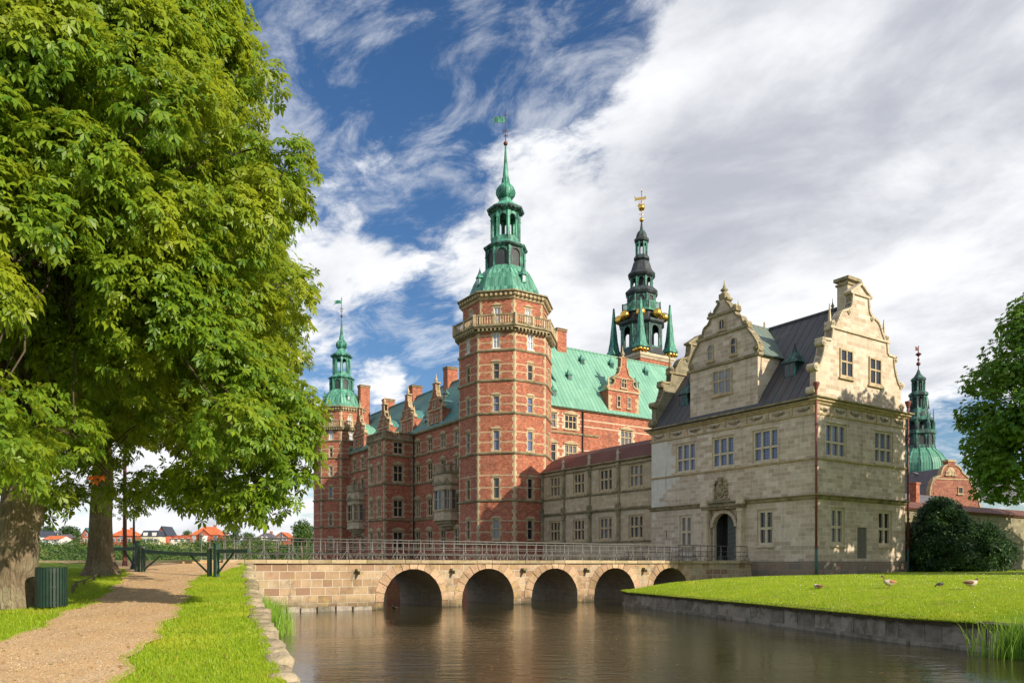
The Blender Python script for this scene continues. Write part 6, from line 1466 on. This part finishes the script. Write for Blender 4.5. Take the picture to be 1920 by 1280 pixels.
# a few low drooping sprays in front of the sky under the crowns
m = None
sp_ = []
for px, py, D, r in ((105, 968, 20, .35), (130, 960, 21, .4), (165, 940, 22, .45), (85, 940, 18.5, .35), (230, 965, 26, .45), (250, 975, 27, .35), (262, 950, 26, .4), (300, 935, 21, .5), (340, 945, 20, .55), (372, 935, 19, .55), (410, 960, 19, .5), (425, 950, 18.5, .5), (470, 975, 18, .4), (490, 985, 18, .3), (500, 960, 18, .45), (525, 965, 18, .45), (545, 965, 18, .3), (560, 930, 18, .45), (575, 900, 18, .4), (590, 870, 18, .35), (580, 850, 18, .4), (592, 815, 18, .3), (575, 775, 18.5, .35), (598, 790, 18.5, .28), (560, 800, 18.5, .5), (590, 830, 18, .3), (530, 880, 18.5, .6), (440, 920, 18.5, .7), (560, 560, 19, .4), (575, 600, 19, .35), (580, 365, 19, .4), (590, 345, 19, .3), (560, 320, 19, .45), (520, 180, 19, .4), (15, 900, 14, .5), (10, 860, 13.5, .5), (40, 890, 15, .4)):
    px -= 24 if px > 420 else 0; py -= 28
    sp_.append(((px-CX)/F*D-T1[0], D-T1[1], (HY-py)/F*D-g1, r*1.15))
tr1, lob1 = big_tree('chestnut_tree', 'huge nearest horse chestnut tree on the left with leaning forked trunk beside the litter bin', (T1[0], T1[1], g1), 0, lambda z, a: r1(z+g1, a), 400, 26000, .19, 'chestnut_leaf',
    [(0, 0, -.2), (.02, 0, .6), (.12, 0, 1.8), (.35, 0, 3.0), (.8, -.1, 4.2)], [.56, .50, .46, .50, .40], 1.0-g1+.4, 18.5-g1, .22, (.5, 1.15), 11, .25, low=(1.7, .106), extra=sp_, petiole=.15, wid=.20, hang=.5, sprig=5)
m = MB(); limb(m, (.2, 0, 2.7), (-2.6, .6, 6.0), .36, .2, .05, 10); limb(m, (.3, 0, 2.9), (2.9, -.8, 6.4), .30, .12, .05, 10); limb(m, (.3, .1, 3.1), (.6, 2.4, 7.5), .3, .12, .05, 10); m.build('branches', MT['bark'], tr1)
# ivy-dark rear chestnut
T2 = (-16.3, 30.6); g2_ = gz(*T2)
p2 = prof([(2.2, 5.2), (3.5, 7.0), (6, 7.6), (9, 7.9), (12, 7.2), (15, 5.6), (17.5, 2.6), (18.5, .4)])
tr2, lob2 = big_tree('chestnut_tree', 'second horse chestnut with pale dappled flaring trunk standing left of the gate', (T2[0], T2[1], g2_), 0, lambda z, a: p2(z+g2_), 230, 14000, .23, 'chestnut_leaf_far',
    [(0, 0, -.2), (0, 0, .7), (.03, 0, 2.2), (.1, 0, 3.8), (.1, 0, 5.2)], [.52, .44, .40, .39, .32], 2.4-g2_, 18.2-g2_, .75, (.7, 1.5), 5, .25, low=(2.2, .105), petiole=.18, wid=.20, hang=.5, sprig=5)
ol = thing('fallen_leaf_spray', 'small spray of withered orange leaves caught low in the big chestnut crown', 'withered leaves', ((180-CX)/F*15.5, 15.5, (HY-893)/F*15.5)); crown(ol, [(0, 0, 0, .03)], 1, .11, 'orange_leaf', name='leaves', petiole=.04)
# maple on the right, trunk just outside the picture
T3 = (31.5, 45.5); g3 = lz(*T3); p3 = prof([(2.8, 2.4), (4.2, 3.4), (6, 4.0), (8, 4.5), (10, 4.4), (12, 3.7), (13.5, 2.9), (15, 1.7), (16.3, .5)])
big_tree('maple_tree', 'dark green maple leaning in at the right edge above the garden wall', (T3[0], T3[1], g3), 0, lambda z, a: p3(z+g3), 200, 4300, .25, 'maple_leaf', [(0, 0, -.2), (0, 0, 2), (.1, 0, 4.5)], [.45, .36, .3], 3.0-g3, 15.6-g3, .4, (.4, 1.05), 21, .25, sprig=7, palm=None, wid=.3, petiole=.3)
big_tree('maple_tree', 'tall shade tree standing outside the right edge of the picture', (43.0, 47.0, lz(43, 47)), 0, lambda z, a: interp([(3, 5), (6, 8), (11, 8.5), (17, 8), (21, 6), (24, 2)], z), 190, 3000, .5, 'maple_leaf', [(0, 0, -.2), (0, 0, 2), (.1, 0, 4.5)], [.5, .42, .34], 4, 23, .4, (1.1, 2.0), 33, .3, sprig=7, palm=None, wid=.32, petiole=.3, low=(2.2, 0))
big_tree('maple_tree', 'shade tree behind the right edge of the picture beside the garden wall', (62.0, 66.0, lz(62, 66)), 0, lambda z, a: interp([(3, 5), (6, 8), (11, 8.5), (15, 7), (18, 3)], z), 100, 2600, .5, 'maple_leaf', [(0, 0, -.2), (0, 0, 2), (.1, 0, 4.5)], [.5, .42, .34], 3, 17, .4, (1.1, 2.0), 35, .3, sprig=7, palm=None, wid=.32, petiole=.3, low=(2.0, 0))
# dark yew against the gatehouse corner
yw = thing('yew_bush', 'large dark green spreading yew bush against the right corner of the gatehouse', 'bush', (*GC.w(14.6, -.5), lz(*GC.w(14.6, -.5))), 0)
rn = random.Random(4); lob = []
for k in range(230):
    a = rn.uniform(0, 2*math.pi); f = rn.random()**.5; h_ = rn.random(); rmax = 5.7*(1-h_)**.8*(1+.16*math.sin(3*a+1)+.12*math.sin(7*a)+.12*math.sin(h_*23))
    lob.append((rmax*f*math.cos(a)*.98+.8, rmax*f*math.sin(a)*.55, .2+5.3*h_, rn.uniform(.35, .8)))
for k in range(90):
    a = rn.uniform(0, 2*math.pi); f = rn.random()**.5; h_ = rn.random(); q = 3.4*(1-h_)**.7*(1+.2*math.sin(5*a))
    lob.append((4.4+q*f*math.cos(a), q*f*math.sin(a)*.5, .2+3.4*h_, rn.uniform(.35, .75)))
crown(yw, lob, 11500, .28, 'yew_leaf', palm=False, sprig=9, wid=.16, petiole=.2, up=.5, hang=.1, name='foliage', shell=.35)
m = MB()
for l in lob[::3]: limb(m, (0, 0, 0), l[:3], .07, .02, .05, 5, 4)
m.build('stem', MT['bark'], yw)
# reeds
def blades(name, label, cat, pts, hmin, hmax, wid, mat, lean=.35, kind='stuff', seg=3, parent=None, ext=None):
    P = np.asarray(pts, dtype=float); n = len(P); h = RNG.uniform(hmin, hmax, n); a = RNG.uniform(0, 2*np.pi, n); ld = np.stack([np.cos(a), np.sin(a), np.zeros(n)], 1)
    fa = RNG.uniform(0, 2*np.pi, n); wd = np.stack([np.cos(fa), np.sin(fa), np.zeros(n)], 1); le = lean*RNG.random(n); V_ = []
    for k in range(seg+1):
        t = k/seg; c = P+ld*(le*h*t*t)[:, None]+np.array([0, 0, 1])*(h*t*(1-.25*le*t))[:, None]; w_ = wid*(1-t**1.5)+.0005
        V_.append(c-wd*w_/2); V_.append(c+wd*w_/2)
    V_ = np.stack(V_, 1); m_ = 2*(seg+1); base = np.arange(n)[:, None]*m_
    F_ = np.concatenate([base+np.array([2*k, 2*k+1, 2*k+3, 2*k+2]) for k in range(seg)], 1).reshape(-1)
    me = bpy.data.meshes.new(name); me.vertices.add(n*m_); me.vertices.foreach_set('co', V_.astype(np.float32).ravel()); me.loops.add(len(F_)); me.loops.foreach_set('vertex_index', F_.astype(np.int32)); nq = len(F_)//4
    me.polygons.add(nq); me.polygons.foreach_set('loop_start', np.arange(0, nq*4, 4, dtype=np.int32)); me.update(calc_edges=True); me.materials.append(MT[mat]); o = bpy.data.objects.new(name, me); COL.objects.link(o)
    if label: tag(o, label, cat, None, kind)
    else: o['kind'] = kind
    return o
pts = []
for k in range(1900):
    y = RNG.uniform(25.5, 37.5); x = interp(BANK, y)+.12+abs(RNG.normal())*.55*(1 if y > 27 else .5); pts.append((x, y, WATER))
blades('reeds', 'bright green reeds in the water at the left end of the bridge', 'reeds', pts, .6, 1.35, .035, 'reed_leaf', .6)
pts = []
for k in range(950):
    a, b = RNG.normal()*.75, RNG.normal()*.5; pts.append((14.3+a*.75, 21.3-abs(b)*1.0+.25*a*-1, WATER))
blades('reeds', 'tall clump of green reeds at the foot of the lawn wall by the right edge', 'reeds', pts, .6, 1.5, .026, 'reed_leaf', .75)
# grass: blades near the eye, over both sides of the path and on the lawn
pts = []
while len(pts) < 60000:
    y = 9.6+27*RNG.random()**2.0; l, r_ = (interp(PR, y)+wj(y+9), interp(BANK, y)-.1)
    x = RNG.uniform(l-.12, r_); pts.append((x, y, gzr(x, y)-.005))
while len(pts) < 95000:
    y = 11+24*RNG.random()**1.4; r_ = interp(PL, y)+wj(y); x = r_+.1-RNG.random()**1.3*9; 
    if abs((x/y))*F > 990: continue
    pts.append((x, y, gzr(x, y)-.005))
blades('grass', None, None, pts, .035, .10, .012, 'grass_blade', .9, seg=2)
pts = []
while len(pts) < 60000:
    k = RNG.integers(4, len(EDGE)-3); t = RNG.random(); e = (EDGE[k][0]*(1-t)+EDGE[k+1][0]*t, EDGE[k][1]*(1-t)+EDGE[k+1][1]*t); x = e[0]+RNG.random()**2.3*16-.16; y = e[1]+.0
    if x/y*F > 975: continue
    pts.append((x, y, lz(x, y)-.01))
blades('grass', None, None, pts, .04, .11, .02, 'grass_blade', .9, seg=2)
# daisies scattered over the lawn
m = MB(); rn = random.Random(8)
for k in range(420):
    x = rn.uniform(8, 30); y = rn.uniform(24, 55)
    k_ = interp([(q[1], q[0]) for q in EDGE[2:11]], y)
    if x < k_+.2 or x/y > .66: continue
    z = lz(x, y)+.07; s = .016; m.face([(x-s, y-s, z), (x+s, y-s, z), (x+s, y+s, z+.01), (x-s, y+s, z+.01)])
do = m.build('daisies', MT['daisy']); tag(do, 'tiny white daisies sprinkled over the lawn', 'daisies', None, 'stuff')
# trees and scrub across the lake
def small_tree(label, px, ytop, ybase, wpx, D, mat, seed, name='distant_tree', per=420, group='trees in the town across the lake', n=16):
    k = D/F; H = (ybase-ytop)*k; w = wpx*k; x = (px-CX)*k; z = (HY-ybase)*k; t = thing(name, label, 'tree', (x, D, z), 0, group); rn = random.Random(seed); lob = []
    for _ in range(n):
        a = rn.uniform(0, 6.28); h_ = rn.uniform(.3, .88); rr = w*.5*math.sin(math.pi*min(max((h_-.1)/.95, 0), 1))**.5*.62*rn.random()**.4; lob.append((rr*math.cos(a), rr*math.sin(a), H*h_, w*rn.uniform(.15, .24)))
    m = MB(); m.tube([(0, 0, -2), (0, 0, H*.3), (0, 0, H*.7)], [w*.05, w*.035, .08], 7)
    for l in lob[:8]: limb(m, (0, 0, H*.25), l[:3], w*.02, .05, .05, 4, 3)
    m.build('trunk', MT['bark'], t); crown(t, lob, per, w*.075, mat, palm=False, sprig=5, wid=.32, petiole=w*.03, shell=.6, sub=w*.03)
small_tree('dark round tree behind the white gabled town house', 88, 984, 1014, 34, 425, 'far_dark_leaf', 1)
small_tree('broad dark tree over the grey roofed town house', 132, 988, 1013, 44, 430, 'far_dark_leaf', 2)
small_tree('green tree left of the teal gabled house', 146, 996, 1022, 20, 380, 'far_leaf', 3)
small_tree('slim tree between the terrace and the orange villa', 350, 990, 1018, 22, 412, 'far_leaf', 4)
small_tree('dark rounded tree just right of the orange villa', 437, 984, 1022, 34, 385, 'far_dark_leaf', 5)
small_tree('bright green tree left of the white timber house', 465, 995, 1024, 26, 375, 'far_leaf', 6)
small_tree('tree behind the villa roof on its right side', 413, 992, 1018, 18, 415, 'far_leaf', 7)
small_tree('large green tree at the left foot of the smaller castle tower', 566, 970, 1040, 44, 300, 'far_leaf', 8, per=900, n=26)
small_tree('copper brown shaded tree tucked behind the smaller castle tower', 588, 974, 1035, 24, 310, 'far_dark_leaf', 9)
small_tree('tall dark tree close to the left frame edge behind the trunk', 60, 970, 1016, 40, 430, 'far_dark_leaf', 10)
lob = []; lobd = []; rn = random.Random(12)
for k in range(900):
    D = rn.uniform(268, 372); x = (rn.uniform(-30, 640)-CX)/F*D; r = 1.0+3.6*rn.random()**2.2; (lob if rn.random() < .6 else lobd).append((x, D, fz(x, D)+r*.1, r))
for k in range(260):
    D = rn.uniform(410, 470); x = rn.uniform(-330, 330); r = rn.uniform(2.5, 4.5); lobd.append((x, D, fz(x, D)+r*.6+(D-400)*.02, r))
for nm, l_, mt, lb in (('shrubs', lob, 'bush_leaf', 'light green scrub covering the far lake shore below the town'), ('shrubs', lobd, 'far_dark_leaf', 'darker bushes and hedges among the scrub on the far shore')):
    o = crown(None, l_, 9000, .95, mt, palm=False, sprig=5, wid=.34, petiole=.7, shell=.7, name=nm, sub=1.0, up=.9); tag(o, lb, 'shrubs', None, 'stuff')

m = MB(); rn = random.Random(77)
for k in range(260):
    y = 15+26*rn.random(); x = rn.uniform(interp(BANK, y)+.4, min(7+.1*y, 12)); s = rn.uniform(.02, .05); a = rn.random()*6
    m.face([(x+s*math.cos(a+t)*(1 if t % 2 < 1 else .6), y+s*math.sin(a+t), WATER+.006) for t in (0, 1.57, 3.14, 4.71)])
tag(m.build('floating_leaves', MT['litter_leaf']), 'small fallen leaves floating on the brown moat', 'floating leaves', None, 'stuff')
# litter: small stones on the gravel, dropped leaves on grass and path
m = MB(); rn = random.Random(31)
for k in range(2600):
    y = 9.8+22*rn.random()**2; x = rn.uniform(interp(PL, y), interp(PR, y)); z = gzr(x, y)+.035; s = rn.uniform(.006, .02)
    m.lathe([(s, z-.004), (s*.8, z+s*.5), (.001, z+s*.8)], 5, rn.random()*6, x, y, cap=False)
o = m.build('gravel_stones', MT['coping_stone']); tag(o, 'loose pebbles lying on the gravel path', 'pebbles', None, 'stuff')
n = 450; P = []
while len(P) < n:
    y = 9.8+26*RNG.random()**1.5; x = RNG.uniform(-17, -4)
    if x > interp(BANK, y)-.2 or abs(x/y)*F > 980: continue
    P.append((x, y, gzr(x, y)+(.045 if interp(PL, y) < x < interp(PR, y) else .07)))
P = np.array(P); o = leaves_mesh('fallen_leaves', P, unit(rdir(n)*np.array([1, 1, .1])), unit(rdir(n)*.35+np.array([0, 0, 1.0])), .025+.04*RNG.random(n), (-50, 0, 50), (.7, 1, .7), .25, 'litter_leaf', None)
tag(o, 'scattered brown and yellow fallen leaves on grass and path', 'fallen leaves', None, 'stuff')
